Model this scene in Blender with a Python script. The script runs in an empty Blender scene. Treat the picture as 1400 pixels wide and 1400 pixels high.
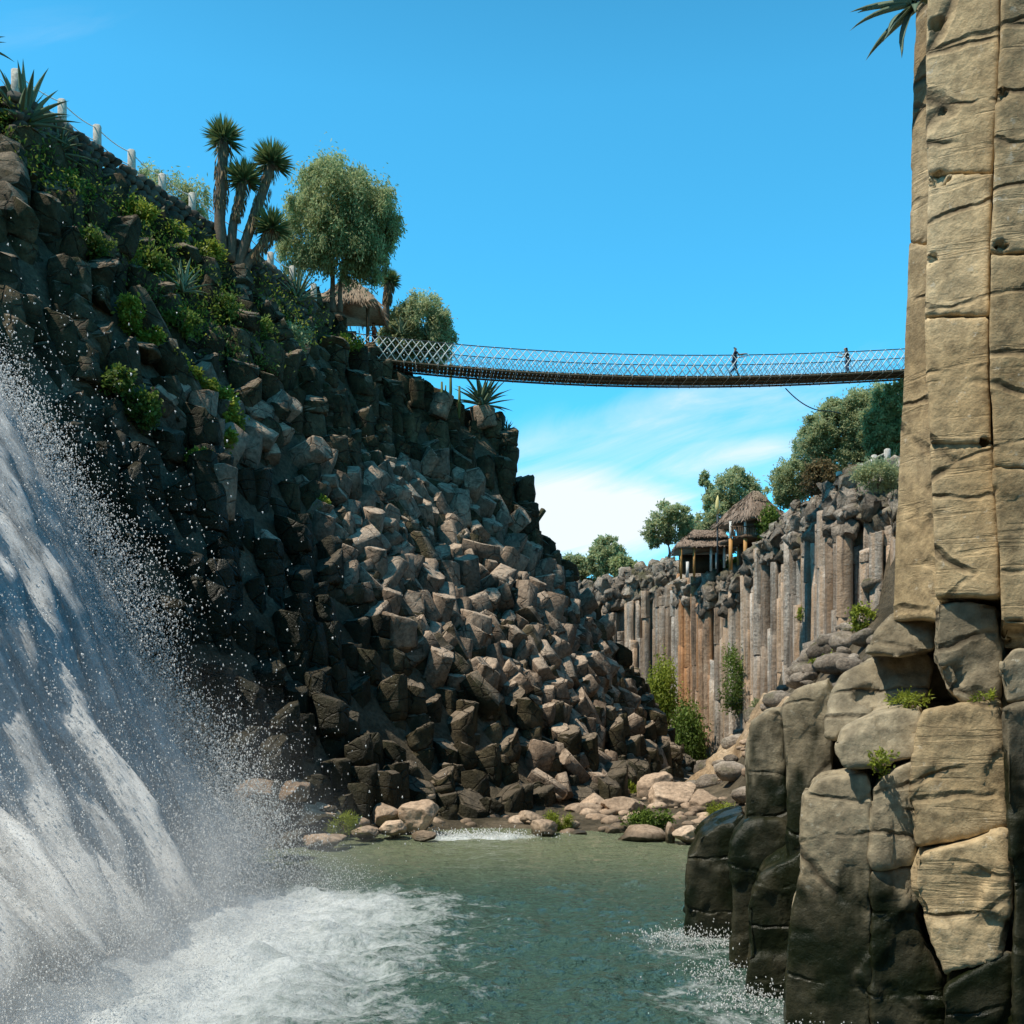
import bpy, bmesh, math, random
import numpy as np
from mathutils import Vector, Matrix

C = bpy.context.scene.collection
scene = bpy.context.scene
rnd = random.Random(7)
rng = np.random.default_rng(11)
CAMZ, HOR, F = 4.0, 985.0, 1400.0

def P(px, py, D):
    return np.array([(px - 700.0) / F * D, D, CAMZ + (HOR - py) / F * D])

# ------------------------------------------------------------------ noise
def _hash(ix, iy, iz, seed):
    h = (ix.astype(np.int64) * 374761393 + iy.astype(np.int64) * 668265263 + iz.astype(np.int64) * 1274126177 + seed * 974634563) & 0xffffffff
    h = ((h ^ (h >> 13)) * 1274126177) & 0xffffffff
    h = ((h ^ (h >> 16)) * 2246822519) & 0xffffffff
    return ((h ^ (h >> 15)) & 0xffffff) / float(0xffffff)

def vnoise(p, seed=0):
    i = np.floor(p); f = p - i; u = f * f * (3 - 2 * f)
    i = i.astype(np.int64)
    r = 0
    for dx in (0, 1):
        wx = u[:, 0] if dx else 1 - u[:, 0]
        for dy in (0, 1):
            wy = u[:, 1] if dy else 1 - u[:, 1]
            for dz in (0, 1):
                wz = u[:, 2] if dz else 1 - u[:, 2]
                r = r + wx * wy * wz * _hash(i[:, 0] + dx, i[:, 1] + dy, i[:, 2] + dz, seed)
    return r * 2 - 1

def fbm(p, seed=0, octv=4, gain=.5):
    p = np.asarray(p, float); a = 1; s = 0; t = 0
    for k in range(octv):
        s = s + a * vnoise(p * (2.03 ** k) + 17.3 * k, seed + k); t += a; a *= gain
    return s / t

def facets(p, seed, cell=.5, an=(1, 1, 1)):
    """broken-rock facets: every random cell gets its own step and tilt"""
    q = np.asarray(p, float) / cell / np.asarray(an); i0 = np.floor(q).astype(np.int64)
    best = np.full(len(q), 1e9); out = np.zeros(len(q))
    for dx in (-1, 0, 1):
        for dy in (-1, 0, 1):
            for dz in (-1, 0, 1):
                c = i0 + np.array([dx, dy, dz])
                h = [_hash(c[:, 0], c[:, 1], c[:, 2], seed + 101 * k) for k in range(7)]
                d = q - (c + np.stack(h[:3], 1)); d2 = (d * d).sum(1)
                v = (h[3] - .5) * 1.0 + d[:, 0] * (h[4] - .5) * 1.6 + d[:, 1] * (h[5] - .5) * 1.6 + d[:, 2] * (h[6] - .5) * 1.6
                m = d2 < best; best = np.where(m, d2, best); out = np.where(m, v, out)
    return out

def sstep(a, b, x):
    t = np.clip((x - a) / (b - a), 0, 1)
    return t * t * (3 - 2 * t)

# ------------------------------------------------------------------ mesh builder
class MB:
    def __init__(s):
        s.v = []; s.n = 0; s.loops = []; s.sizes = []; s.t = []; s.w = []
    def add(s, verts, faces, tint=.5, wet=0.0):
        verts = np.asarray(verts, float).reshape(-1, 3)
        k = len(verts)
        s.v.append(verts)
        s.t.append(np.broadcast_to(np.asarray(tint, float), (k,)))
        s.w.append(np.broadcast_to(np.asarray(wet, float), (k,)))
        if isinstance(faces, np.ndarray):
            s.loops.append((faces + s.n).ravel()); s.sizes.append(np.full(len(faces), faces.shape[1]))
        else:
            s.loops.append(np.array([i for f in faces for i in f], int) + s.n)
            s.sizes.append(np.array([len(f) for f in faces], int))
        s.n += k
    def mesh(s, name, off=None):
        me = bpy.data.meshes.new(name)
        v = np.concatenate(s.v)
        if off is not None: v = v - np.asarray(off)
        lp = np.concatenate(s.loops).astype(np.int32); sz = np.concatenate(s.sizes).astype(np.int32)
        me.vertices.add(len(v)); me.vertices.foreach_set('co', v.astype(np.float32).ravel())
        me.loops.add(len(lp)); me.loops.foreach_set('vertex_index', lp)
        st = np.concatenate([[0], np.cumsum(sz)[:-1]]).astype(np.int32)
        me.polygons.add(len(sz)); me.polygons.foreach_set('loop_start', st)
        me.update(calc_edges=True)
        me.validate()
        if len(me.vertices) == len(v):
            for nm, arr in (('tint', s.t), ('wet', s.w)):
                a = me.attributes.new(nm, 'FLOAT', 'POINT')
                a.data.foreach_set('value', np.concatenate(arr).astype(np.float32))
        return me
    def build(s, name, mat, parent=None, smooth=False, off=None):
        """links the collected shapes as ONE mesh object; verts are in world space"""
        if off is None and parent is not None: off = np.array(wloc(parent))
        me = s.mesh(name, off)
        if smooth: me.polygons.foreach_set('use_smooth', np.ones(len(me.polygons), bool))
        me.materials.append(mat)
        o = bpy.data.objects.new(name, me); C.objects.link(o)
        if parent is not None: o.parent = parent
        elif off is not None: o.location = off
        return o

def wloc(o):
    p = Vector((0, 0, 0))
    while o is not None: p = p + o.location; o = o.parent
    return p

def tag(o, label=None, cat=None, group=None, kind=None):
    if label: o['label'] = label
    if cat: o['category'] = cat
    if group: o['group'] = group
    if kind: o['kind'] = kind
    return o

def thing(name, label, cat, loc, group=None):
    o = bpy.data.objects.new(name, None); C.objects.link(o)
    o.empty_display_size = .2
    o.location = Vector([float(a) for a in loc])
    return tag(o, label, cat, group)

def tube(mb, pts, rad, n=8, tint=.5, cap=True):
    pts = np.asarray(pts, float); m = len(pts)
    rad = np.broadcast_to(np.asarray(rad, float), (m,))
    V = []
    for i in range(m):
        d = pts[min(i + 1, m - 1)] - pts[max(i - 1, 0)]
        d = d / (np.linalg.norm(d) + 1e-9)
        up = np.array([0, 0, 1.]) if abs(d[2]) < .9 else np.array([1., 0, 0])
        a = np.cross(d, up); a /= np.linalg.norm(a); b = np.cross(d, a)
        ang = np.arange(n) * 2 * math.pi / n
        V.append(pts[i] + rad[i] * (np.cos(ang)[:, None] * a + np.sin(ang)[:, None] * b))
    V = np.concatenate(V); Fc = []
    for i in range(m - 1):
        for k in range(n):
            k2 = (k + 1) % n
            Fc.append((i * n + k, i * n + k2, (i + 1) * n + k2, (i + 1) * n + k))
    if cap: Fc.append(tuple(range(n - 1, -1, -1))); Fc.append(tuple((m - 1) * n + k for k in range(n)))
    mb.add(V, Fc, tint)

def box(mb, c, size, rz=0.0, tint=.5, bev=.0):
    sx, sy, sz = [a / 2 for a in size]
    if bev > 0:
        b = min(bev, sx * .6, sy * .6, sz * .6); V = []
        ring = [(-sx + b, -sy), (sx - b, -sy), (sx, -sy + b), (sx, sy - b), (sx - b, sy), (-sx + b, sy), (-sx, sy - b), (-sx, -sy + b)]
        for z, q in ((-sz, b), (-sz + b, 0), (sz - b, 0), (sz, b)):
            for x, y in ring: V.append((x * (1 - q / sx), y * (1 - q / sy), z))
        Fc = [tuple(range(7, -1, -1)), tuple(24 + i for i in range(8))]
        for l in range(3):
            for k in range(8): Fc.append((l * 8 + k, l * 8 + (k + 1) % 8, l * 8 + 8 + (k + 1) % 8, l * 8 + 8 + k))
    else:
        V = [(x, y, z) for z in (-sz, sz) for x, y in ((-sx, -sy), (sx, -sy), (sx, sy), (-sx, sy))]
        Fc = [(3, 2, 1, 0), (4, 5, 6, 7), (0, 1, 5, 4), (1, 2, 6, 5), (2, 3, 7, 6), (3, 0, 4, 7)]
    V = np.array(V); cs, sn = math.cos(rz), math.sin(rz)
    V = np.stack([V[:, 0] * cs - V[:, 1] * sn, V[:, 0] * sn + V[:, 1] * cs, V[:, 2]], 1) + np.asarray(c)
    mb.add(V, Fc, tint)

# ------------------------------------------------------------------ materials
class NT:
    def __init__(s, name):
        s.m = bpy.data.materials.new(name); s.m.use_nodes = True
        s.t = s.m.node_tree; s.n = s.t.nodes; s.n.clear()
        s.out = s.n.new('ShaderNodeOutputMaterial')
    def new(s, ty, **kw):
        x = s.n.new(ty)
        for k, v in kw.items(): setattr(x, k, v)
        return x
    def link(s, a, b): s.t.links.new(a, b)
    def val(s, node, i, v):
        if hasattr(v, 'is_output'): s.link(v, node.inputs[i])
        else: node.inputs[i].default_value = v
    def math(s, op, a, b=0.0, clamp=False):
        x = s.new('ShaderNodeMath', operation=op, use_clamp=clamp)
        s.val(x, 0, a); s.val(x, 1, b); return x.outputs[0]
    def mix(s, fac, a, b, mode='MIX'):
        x = s.new('ShaderNodeMix', data_type='RGBA', blend_type=mode)
        s.val(x, 0, fac)
        for i, c in ((6, a), (7, b)):
            if isinstance(c, tuple): c = (c + (1.0,))[:4]
            s.val(x, i, c)
        return x.outputs[2]
    def noise(s, vec, scale, detail=5, rough=.55, dist=0.0):
        x = s.new('ShaderNodeTexNoise'); s.link(vec, x.inputs['Vector'])
        x.inputs['Scale'].default_value = scale; x.inputs['Detail'].default_value = detail
        x.inputs['Roughness'].default_value = rough; x.inputs['Distortion'].default_value = dist
        return x.outputs['Fac']
    def ramp(s, fac, stops):
        x = s.new('ShaderNodeValToRGB'); s.link(fac, x.inputs[0])
        e = x.color_ramp.elements
        while len(e) < len(stops): e.new(.5)
        for i, (p, c) in enumerate(stops):
            e[i].position = p
            e[i].color = (c, c, c, 1) if isinstance(c, (int, float)) else (c + (1.0,))[:4]
        return x.outputs[0]
    def pos(s): return s.new('ShaderNodeNewGeometry').outputs['Position']
    def attr(s, nm): return s.new('ShaderNodeAttribute', attribute_name=nm).outputs['Fac']
    def scale(s, vec, sc):
        x = s.new('ShaderNodeMapping'); s.link(vec, x.inputs[0]); x.inputs['Scale'].default_value = sc; return x.outputs[0]
    def bump(s, h, strength, dist, normal=None):
        x = s.new('ShaderNodeBump'); s.link(h, x.inputs['Height'])
        x.inputs['Strength'].default_value = strength; x.inputs['Distance'].default_value = dist
        if normal is not None: s.link(normal, x.inputs['Normal'])
        return x.outputs[0]
    def principled(s, col, rough=.8, normal=None, spec=.3):
        x = s.new('ShaderNodeBsdfPrincipled')
        if isinstance(col, tuple): x.inputs['Base Color'].default_value = (col + (1.0,))[:4]
        else: s.link(col, x.inputs['Base Color'])
        s.val(x, x.inputs.find('Roughness'), rough)
        x.inputs['Specular IOR Level'].default_value = spec
        if normal is not None: s.link(normal, x.inputs['Normal'])
        return x.outputs[0]
    def done(s, sh): s.link(sh, s.out.inputs[0]); return s.m

def rock_mat(name, dark, mid, light, streak=None, bumpd=.12, fine=6.0, wet_shade_col=(.008, .012, .004), lichen=None, moss=None, line=0.0, tops=None, crack=0.0, cks=(.42, .42, 1.15)):
    t = NT(name); pos = t.pos()
    big = t.noise(pos, .45, 5, .6, .4)
    col = t.ramp(big, [(.3, dark), (.52, mid), (.72, light)])
    f1 = t.noise(pos, fine, 8, .65)
    col = t.mix(.75, col, t.ramp(f1, [(.30, .30), (.5, .85), (.70, 1.4)]), 'MULTIPLY')
    if streak:
        sv = t.scale(pos, (1.5, 1.5, .07))
        s1 = t.noise(sv, 1.0, 6, .6, .3)
        col = t.mix(t.ramp(s1, [(.40, 0.0), (.62, .8)]), col, streak)
        s2 = t.noise(t.scale(pos, (2.6, 2.6, .10)), 1.0, 5, .6)
        col = t.mix(t.ramp(s2, [(.3, .85), (.46, 0.0)]), col, (.035, .032, .03))
    if crack > .85:
        stn = t.noise(t.scale(pos, (1.6, 1.6, .35)), 1.0, 7, .68, .4)
        col = t.mix(t.ramp(stn, [(.50, 0.0), (.66, .62)]), col, t.mix(.5, dark, (.10, .09, .07)))
    if lichen:
        l = t.noise(pos, 7.0, 6, .7)
        l2 = t.noise(pos, .8, 3)
        col = t.mix(t.math('MULTIPLY', t.ramp(l, [(.60, 0.0), (.66, .7)]), t.ramp(l2, [(.45, 0.0), (.6, 1.0)])), col, lichen)
    tv = t.math('MULTIPLY_ADD', t.attr('tint'), 0.9)
    tv.node.inputs[2].default_value = .55
    cc = t.new('ShaderNodeCombineColor')
    for i in range(3): t.link(tv, cc.inputs[i])
    col = t.mix(1.0, col, cc.outputs[0], 'MULTIPLY')
    if moss:
        g = t.new('ShaderNodeNewGeometry'); sp = t.new('ShaderNodeSeparateXYZ'); t.link(g.outputs['Normal'], sp.inputs[0])
        mm = t.math('MULTIPLY', t.ramp(t.noise(pos, .55, 5, .7), [(.5, 0.0), (.62, 1.0)]), t.ramp(sp.outputs[2], [(.1, .35), (.6, 1.0)]))
        col = t.mix(t.math('MULTIPLY', mm, .8), col, moss)
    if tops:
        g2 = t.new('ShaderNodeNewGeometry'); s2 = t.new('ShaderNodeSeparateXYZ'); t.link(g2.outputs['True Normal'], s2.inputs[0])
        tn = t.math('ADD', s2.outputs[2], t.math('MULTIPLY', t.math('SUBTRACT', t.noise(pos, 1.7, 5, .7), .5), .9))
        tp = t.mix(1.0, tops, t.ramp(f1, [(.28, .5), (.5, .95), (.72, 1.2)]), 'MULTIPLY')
        col = t.mix(t.ramp(tn, [(.25, 0.0), (.75, .85)]), col, tp)  # up-facing faces paler: sunlight on the tops put into the colour
    ck = None
    if crack:
        pv = t.new('ShaderNodeVectorMath', operation='ADD'); nz_ = t.new('ShaderNodeTexNoise'); t.link(pos, nz_.inputs['Vector']); nz_.inputs['Scale'].default_value = 2.5; nz_.inputs['Detail'].default_value = 5
        sc_ = t.new('ShaderNodeVectorMath', operation='SCALE'); t.link(nz_.outputs['Color'], sc_.inputs[0]); sc_.inputs['Scale'].default_value = .22
        t.link(pos, pv.inputs[0]); t.link(sc_.outputs[0], pv.inputs[1])
        vo = t.new('ShaderNodeTexVoronoi', feature='DISTANCE_TO_EDGE'); t.link(t.scale(pv.outputs[0], cks), vo.inputs['Vector']); vo.inputs['Scale'].default_value = 1.0
        c1 = vo.outputs['Distance']
        gate = t.ramp(t.noise(pos, 1.3, 3, .6), [(.42, 0.0), (.58, 1.0)])
        ck = t.math('MULTIPLY', t.ramp(c1, [(.0, 1.0), (.015, .7), (.04, 0.0)]), gate)
        col = t.mix(t.math('MULTIPLY', ck, .8), col, (.05, .035, .02))
    wet = t.attr('wet')  # carries damp rock and also shade painted dark into the colour
    wcol = t.mix(t.ramp(t.noise(pos, 3.0, 8, .75), [(.42, 0.0), (.68, 1.0)]), wet_shade_col, (.020, .022, .008))
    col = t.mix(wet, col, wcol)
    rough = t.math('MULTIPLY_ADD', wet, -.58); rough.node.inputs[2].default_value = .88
    h = t.math('ADD', t.noise(pos, 2.2, 12, .68), t.math('MULTIPLY', t.noise(pos, 9, 8, .7), .35))
    if line:
        lv = t.noise(t.scale(pos, (.5, .5, 5.0)), 1.6, 5, .6, .5)
        h = t.math('ADD', h, t.math('MULTIPLY', t.ramp(lv, [(.36, 0.0), (.44, 1.0)]), line))
    if ck is not None: h = t.math('SUBTRACT', h, t.math('MULTIPLY', ck, crack))
    nrm = t.bump(h, .9, bumpd)
    return t.done(t.principled(col, rough, nrm, .25))

def plain_mat(name, col, rough=.7, var=.35, scale=6.0, bumpd=.01, vec=None, col2=None):
    t = NT(name); pos = t.pos()
    if vec: pos = t.scale(pos, vec)
    n = t.noise(pos, scale, 6, .65)
    c2 = col2 or tuple(a * (1 - var) for a in col)
    c = t.ramp(n, [(.3, c2), (.7, col)])
    tv = t.math('MULTIPLY_ADD', t.attr('tint'), 0.8); tv.node.inputs[2].default_value = .6
    cc = t.new('ShaderNodeCombineColor')
    for i in range(3): t.link(tv, cc.inputs[i])
    c = t.mix(1.0, c, cc.outputs[0], 'MULTIPLY')
    return t.done(t.principled(c, rough, t.bump(n, .5, bumpd), .25))

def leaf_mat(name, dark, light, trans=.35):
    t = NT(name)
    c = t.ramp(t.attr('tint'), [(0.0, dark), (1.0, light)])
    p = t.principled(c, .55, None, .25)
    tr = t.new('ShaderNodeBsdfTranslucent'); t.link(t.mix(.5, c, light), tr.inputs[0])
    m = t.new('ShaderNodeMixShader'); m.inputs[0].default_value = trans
    t.link(p, m.inputs[1]); t.link(tr.outputs[0], m.inputs[2])
    return t.done(m.outputs[0])

M = {}
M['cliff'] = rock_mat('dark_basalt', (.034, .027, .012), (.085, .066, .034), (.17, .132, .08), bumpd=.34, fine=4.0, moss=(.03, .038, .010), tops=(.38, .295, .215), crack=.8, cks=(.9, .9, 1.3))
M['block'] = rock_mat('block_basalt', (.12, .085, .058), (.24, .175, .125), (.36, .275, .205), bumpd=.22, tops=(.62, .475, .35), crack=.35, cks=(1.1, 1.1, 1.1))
M['far'] = rock_mat('far_basalt', (.23, .205, .175), (.44, .40, .35), (.60, .56, .50), streak=(.44, .285, .17), bumpd=.25, lichen=(.55, .52, .47))
M['rust'] = rock_mat('rust_basalt', (.17, .125, .09), (.33, .235, .165), (.44, .36, .28), streak=(.42, .20, .08), bumpd=.22)
M['crust'] = rock_mat('crust_rock', (.17, .14, .11), (.36, .30, .24), (.52, .46, .39), bumpd=.4, moss=(.10, .10, .04), lichen=(.52, .48, .42))
M['tan'] = rock_mat('tan_basalt', (.41, .29, .15), (.53, .40, .23), (.61, .49, .31), bumpd=.06, fine=6, line=.18, lichen=(.62, .55, .42), crack=1.2)
M['grey'] = rock_mat('grey_basalt', (.22, .175, .11), (.33, .275, .185), (.42, .36, .255), bumpd=.055, fine=6, lichen=(.5, .46, .36), crack=.9)
M['boulder'] = rock_mat('river_boulder', (.28, .20, .14), (.42, .31, .22), (.55, .43, .32), bumpd=.06)
M['mound'] = rock_mat('mound_rock', (.28, .19, .11), (.40, .29, .18), (.52, .41, .29), bumpd=.15, lichen=(.65, .58, .48))
M['soil'] = rock_mat('soil', (.06, .05, .03), (.13, .105, .07), (.24, .19, .13), bumpd=.25)
M['wallstone'] = rock_mat('wall_stone', (.06, .055, .045), (.12, .11, .09), (.22, .19, .16), bumpd=.06, fine=3)
M['post'] = plain_mat('pale_post', (.66, .60, .52), .85, .55, 7, .03)
M['rope'] = plain_mat('pale_rope', (.85, .85, .83), .8, .15, 20, .002)
M['cable'] = plain_mat('dark_cable', (.06, .07, .08), .6, .2, 10, .002)
M['plank'] = plain_mat('deck_plank', (.17, .13, .085), .75, .5, 1.5, .01, (8.0, .6, 1.0))
M['wood'] = plain_mat('brown_wood', (.16, .10, .06), .7, .4, 4, .01)
M['orange'] = plain_mat('orange_post', (.58, .30, .10), .6, .2, 4, .005)
M['white'] = plain_mat('white_paint', (.74, .72, .68), .6, .15, 4, .003)
M['thatch'] = plain_mat('thatch', (.44, .34, .25), .9, .6, 1.0, .05, (9, 9, 2.0))
M['thatchf'] = plain_mat('far_thatch', (.34, .25, .19), .9, .55, 1.0, .05, (6, 6, 1.5))
M['bark'] = plain_mat('bark', (.20, .15, .11), .9, .5, 8, .03)
M['shag'] = plain_mat('dead_leaf_skirt', (.36, .24, .13), .9, .6, 9, .03, (1, 1, .3))
M['agave'] = leaf_mat('agave_leaf', (.05, .09, .055), (.25, .33, .22), .1)
M['yucca'] = leaf_mat('yucca_leaf', (.04, .07, .025), (.24, .30, .11), .2)
M['pirul'] = leaf_mat('willowy_leaf', (.15, .18, .07), (.55, .60, .30), .5)
M['leaf'] = leaf_mat('olive_leaf', (.17, .20, .09), (.58, .62, .34), .5)
M['grass'] = leaf_mat('weed_leaf', (.09, .13, .015), (.42, .48, .07), .4)
M['vine'] = leaf_mat('vine_leaf', (.04, .07, .012), (.21, .30, .055), .35)
M['dry'] = leaf_mat('russet_leaf', (.08, .05, .025), (.24, .18, .08), .3)
M['skin'] = plain_mat('skin', (.42, .26, .18), .6, .1)
M['hair'] = plain_mat('dark_hair', (.02, .015, .012), .6, .3)
M['navy'] = plain_mat('navy_cloth', (.02, .025, .045), .8, .3)
M['jeans'] = plain_mat('blue_jeans', (.06, .09, .16), .8, .3)
M['black'] = plain_mat('black_cloth', (.018, .018, .02), .8, .3)
M['red'] = plain_mat('red_cloth', (.42, .08, .04), .8, .3)
M['yellow'] = plain_mat('yellow_lamp', (.75, .62, .25), .5, .1)

# ------------------------------------------------------------------ terrain height fields
LP = np.array([
 # toe of the left cliff
 (-14.5, 2, 0), (-14, 8, 0), (-13, 14, 0), (-12.3, 20, 0), (-11, 25, .1), (-9, 30.5, .2), (-6, 34.5, .2), (-2.7, 38.5, .3), (2, 43, .4),
 (5, 50, .5), (8.5, 59, .6), (10.8, 68, .7), (9.5, 76, .5), (3, 85, 0), (-8, 96, 0), (-20, 103, 0),
 # river bed and the other bank, where this cliff does not reach
 (-6, 5, -3), (-6, 16, -3), (-4, 26, -3), (1, 33, -3), (5, 20, -3), (5, 5, -3), (8, 42, -3), (11, 52, -3), (16, 64, -3), (18, 78, -3), (14, 88, -3), (6, 96, -3), (20, 40, -3), (20, 20, -3), (30, 60, -3), (-6, 108, -3), (-20, 118, -3), (40, 90, -3), (35, 10, -3),
 # shelf over which the waterfall comes
 (-18, 2, 12.2), (-17.5, 8, 12.3), (-16.6, 14, 12.8), (-16.1, 20, 13.0), (-15.8, 24, 13.2),
 # crest
 (-34, 2, 27), (-31, 14, 27), (-27, 23, 27), (-22, 32, 27), (-18.8, 37.7, 26.7), (-17.1, 42, 26.4), (-14.1, 46, 25.8), (-11.4, 50, 25.25), (-9.55, 53.5, 25.0), (-7.3, 57, 24.4),
 (-4.7, 59.5, 23.6), (-.6, 61, 21.9), (.2, 62.2, 17.3), (1.8, 63.5, 15.1), (4.2, 65, 12.1), (7.2, 67, 8.1), (9.8, 68.5, 3.6),
 # plateau behind
 (-30, 45, 28), (-22, 52, 27.2), (-40, 60, 29), (-17, 60, 26.4), (-12, 64, 25.4), (-25, 70, 27), (-45, 20, 28), (-60, 50, 30), (-45, 90, 27), (-8, 68, 22), (-14, 80, 21), (-30, 96, 20), (-1, 67, 15), (3, 70, 9.5), (-3, 77, 9),
 # the face: foot of the outcrop, talus, lower wall
 (-5.6, 54.8, 17.6), (-3.9, 54.3, 15.0), (-3.5, 50, 10.7), (-3.15, 44.5, 6.8), (-3.0, 42, 3.5),
 (0.2, 58, 13.4), (2.0, 55, 9.6), (0.5, 52, 9.8), (4.2, 56, 6.2), (6.8, 61, 5.0),
 (-8.2, 49, 17.8), (-7.5, 45, 13.0), (-10.2, 41.5, 14.5), (-12.8, 40, 18.0), (-8.2, 39.5, 8.5), (-12.2, 34, 10.8), (-15.0, 35, 18),
 (-14.2, 30.5, 10.5), (-17, 31, 18.5), (-19.5, 27, 18.5),
])
def _rbf_fit(pts):
    n = len(pts); xy = pts[:, :2]
    A = np.linalg.norm(xy[:, None] - xy[None], axis=2)
    Q = np.hstack([np.ones((n, 1)), xy])
    K = np.vstack([np.hstack([A, Q]), np.hstack([Q.T, np.zeros((3, 3))])])
    return np.linalg.solve(K, np.concatenate([pts[:, 2], np.zeros(3)]))
_W = _rbf_fit(LP)
def Hleft(x, y):
    x = np.atleast_1d(np.asarray(x, float)); y = np.atleast_1d(np.asarray(y, float))
    d = np.sqrt((x[:, None] - LP[None, :, 0]) ** 2 + (y[:, None] - LP[None, :, 1]) ** 2)
    h = d @ _W[:len(LP)] + _W[-3] + _W[-2] * x + _W[-1] * y
    return np.clip(h, -4, 28.5)

# right-hand / far wall: foot line with base height and crest height
WL = np.array([(-40, 128, 0, 16), (-12, 110, 0.5, 16.5), (6.5, 95.5, .8, 17.0), (11.5, 90.5, 1, 18.0), (15, 86, 1.2, 17.5), (17.0, 79, 2.4, 16.0), (17.8, 72, 4.5, 18.8), (18.3, 62, 8.5, 18.9),
               (19.0, 52, 10.6, 17.2), (19, 40, 10.5, 17.0), (17, 29, 8, 17), (14, 20, 5, 17), (12, 12, 2, 17), (12, -8, 2, 17), (14, -40, 0, 17)], float)
def wall_sd(x, y):
    """signed distance behind the wall foot line (positive = into the rock), base and crest heights there"""
    x = np.atleast_1d(np.asarray(x, float)); y = np.atleast_1d(np.asarray(y, float))
    best = np.full(x.shape, 1e9); sd = np.zeros_like(x); b = np.zeros_like(x); c = np.zeros_like(x)
    for i in range(len(WL) - 1):
        p, q = WL[i, :2], WL[i + 1, :2]; d = q - p; L2 = d @ d
        t = np.clip(((x - p[0]) * d[0] + (y - p[1]) * d[1]) / L2, 0, 1)
        ex = x - p[0] - t * d[0]; ey = y - p[1] - t * d[1]
        dist = np.sqrt(ex * ex + ey * ey); side = np.where(d[0] * (y - p[1]) - d[1] * (x - p[0]) > 0, 1, -1)
        m = dist < best
        best = np.where(m, dist, best); sd = np.where(m, dist * side, sd)
        b = np.where(m, WL[i, 2] + t * (WL[i + 1, 2] - WL[i, 2]), b); c = np.where(m, WL[i, 3] + t * (WL[i + 1, 3] - WL[i, 3]), c)
    return sd, b, c
def Hright(x, y):
    sd, b, c = wall_sd(x, y)
    top = c + np.clip(sd - 3, 0, 40) * .16
    return np.where(sd > 0, np.minimum(top, b + sd * 5), b + sd * 1.15)
def Hbed(x, y):
    x = np.atleast_1d(np.asarray(x, float)); y = np.atleast_1d(np.asarray(y, float))
    return -1.6 + 1.85 * sstep(32.0, 37.0, y - .10 * np.abs(x + 1) - 2.2 * np.exp(-((x + 1.2) / 2.0) ** 2)) + .45 * sstep(45, 80, y)
def height(x, y):
    return np.maximum(np.maximum(Hleft(x, y), Hright(x, y)), Hbed(x, y))
def hit(px, py, d0=14.0, d1=140.0):
    D = np.arange(d0, d1, .1)
    z = CAMZ + (HOR - py) / F * D
    h = height((px - 700) / F * D, D)
    k = np.argmax(h >= z)
    return P(px, py, D[k]) if h[k] >= z[k] else P(px, py, d1)
def proj(p):
    return 700 + F * p[0] / p[1], HOR - F * (p[2] - CAMZ) / p[1]
def inpoly(px, py, poly):
    r = False; n = len(poly)
    for i in range(n):
        x1, y1 = poly[i]; x2, y2 = poly[(i + 1) % n]
        if (y1 > py) != (y2 > py) and px < (x2 - x1) * (py - y1) / (y2 - y1) + x1: r = not r
    return r

def ground():
    ax = np.concatenate([np.array([-1500, -800, -400, -220, -130, -90]), np.arange(-66, 62, 1.0), np.array([80, 120, 200, 400, 800, 1500])])
    ay = np.concatenate([np.array([-600, -250, -120, -60, -35]), np.arange(-20, 134, 1.0), np.array([150, 180, 240, 400, 800, 1600, 3000])])
    X, Y = np.meshgrid(ax, ay); x = X.ravel(); y = Y.ravel()
    z = height(x, y)
    r = np.sqrt(x ** 2 + (y - 50) ** 2)
    z = z * (1 - sstep(70, 150, r)) + 17 * sstep(70, 150, r)
    z = z - .75 * sstep(.1, 1.2, height(x, y) - Hbed(x, y)) + .25 * fbm(np.stack([x, y, 0 * x], 1) * .4, 3) * sstep(70, 60, np.abs(y)) - .02
    nx, ny = len(ax), len(ay)
    i = np.arange(nx * ny).reshape(ny, nx)
    f = np.stack([i[:-1, :-1], i[:-1, 1:], i[1:, 1:], i[1:, :-1]], -1).reshape(-1, 4)
    mb = MB(); mb.add(np.stack([x, y, z], 1), f, .5)
    tag(mb.build('ground', M['soil'], smooth=True), kind='structure')
ground()

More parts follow.
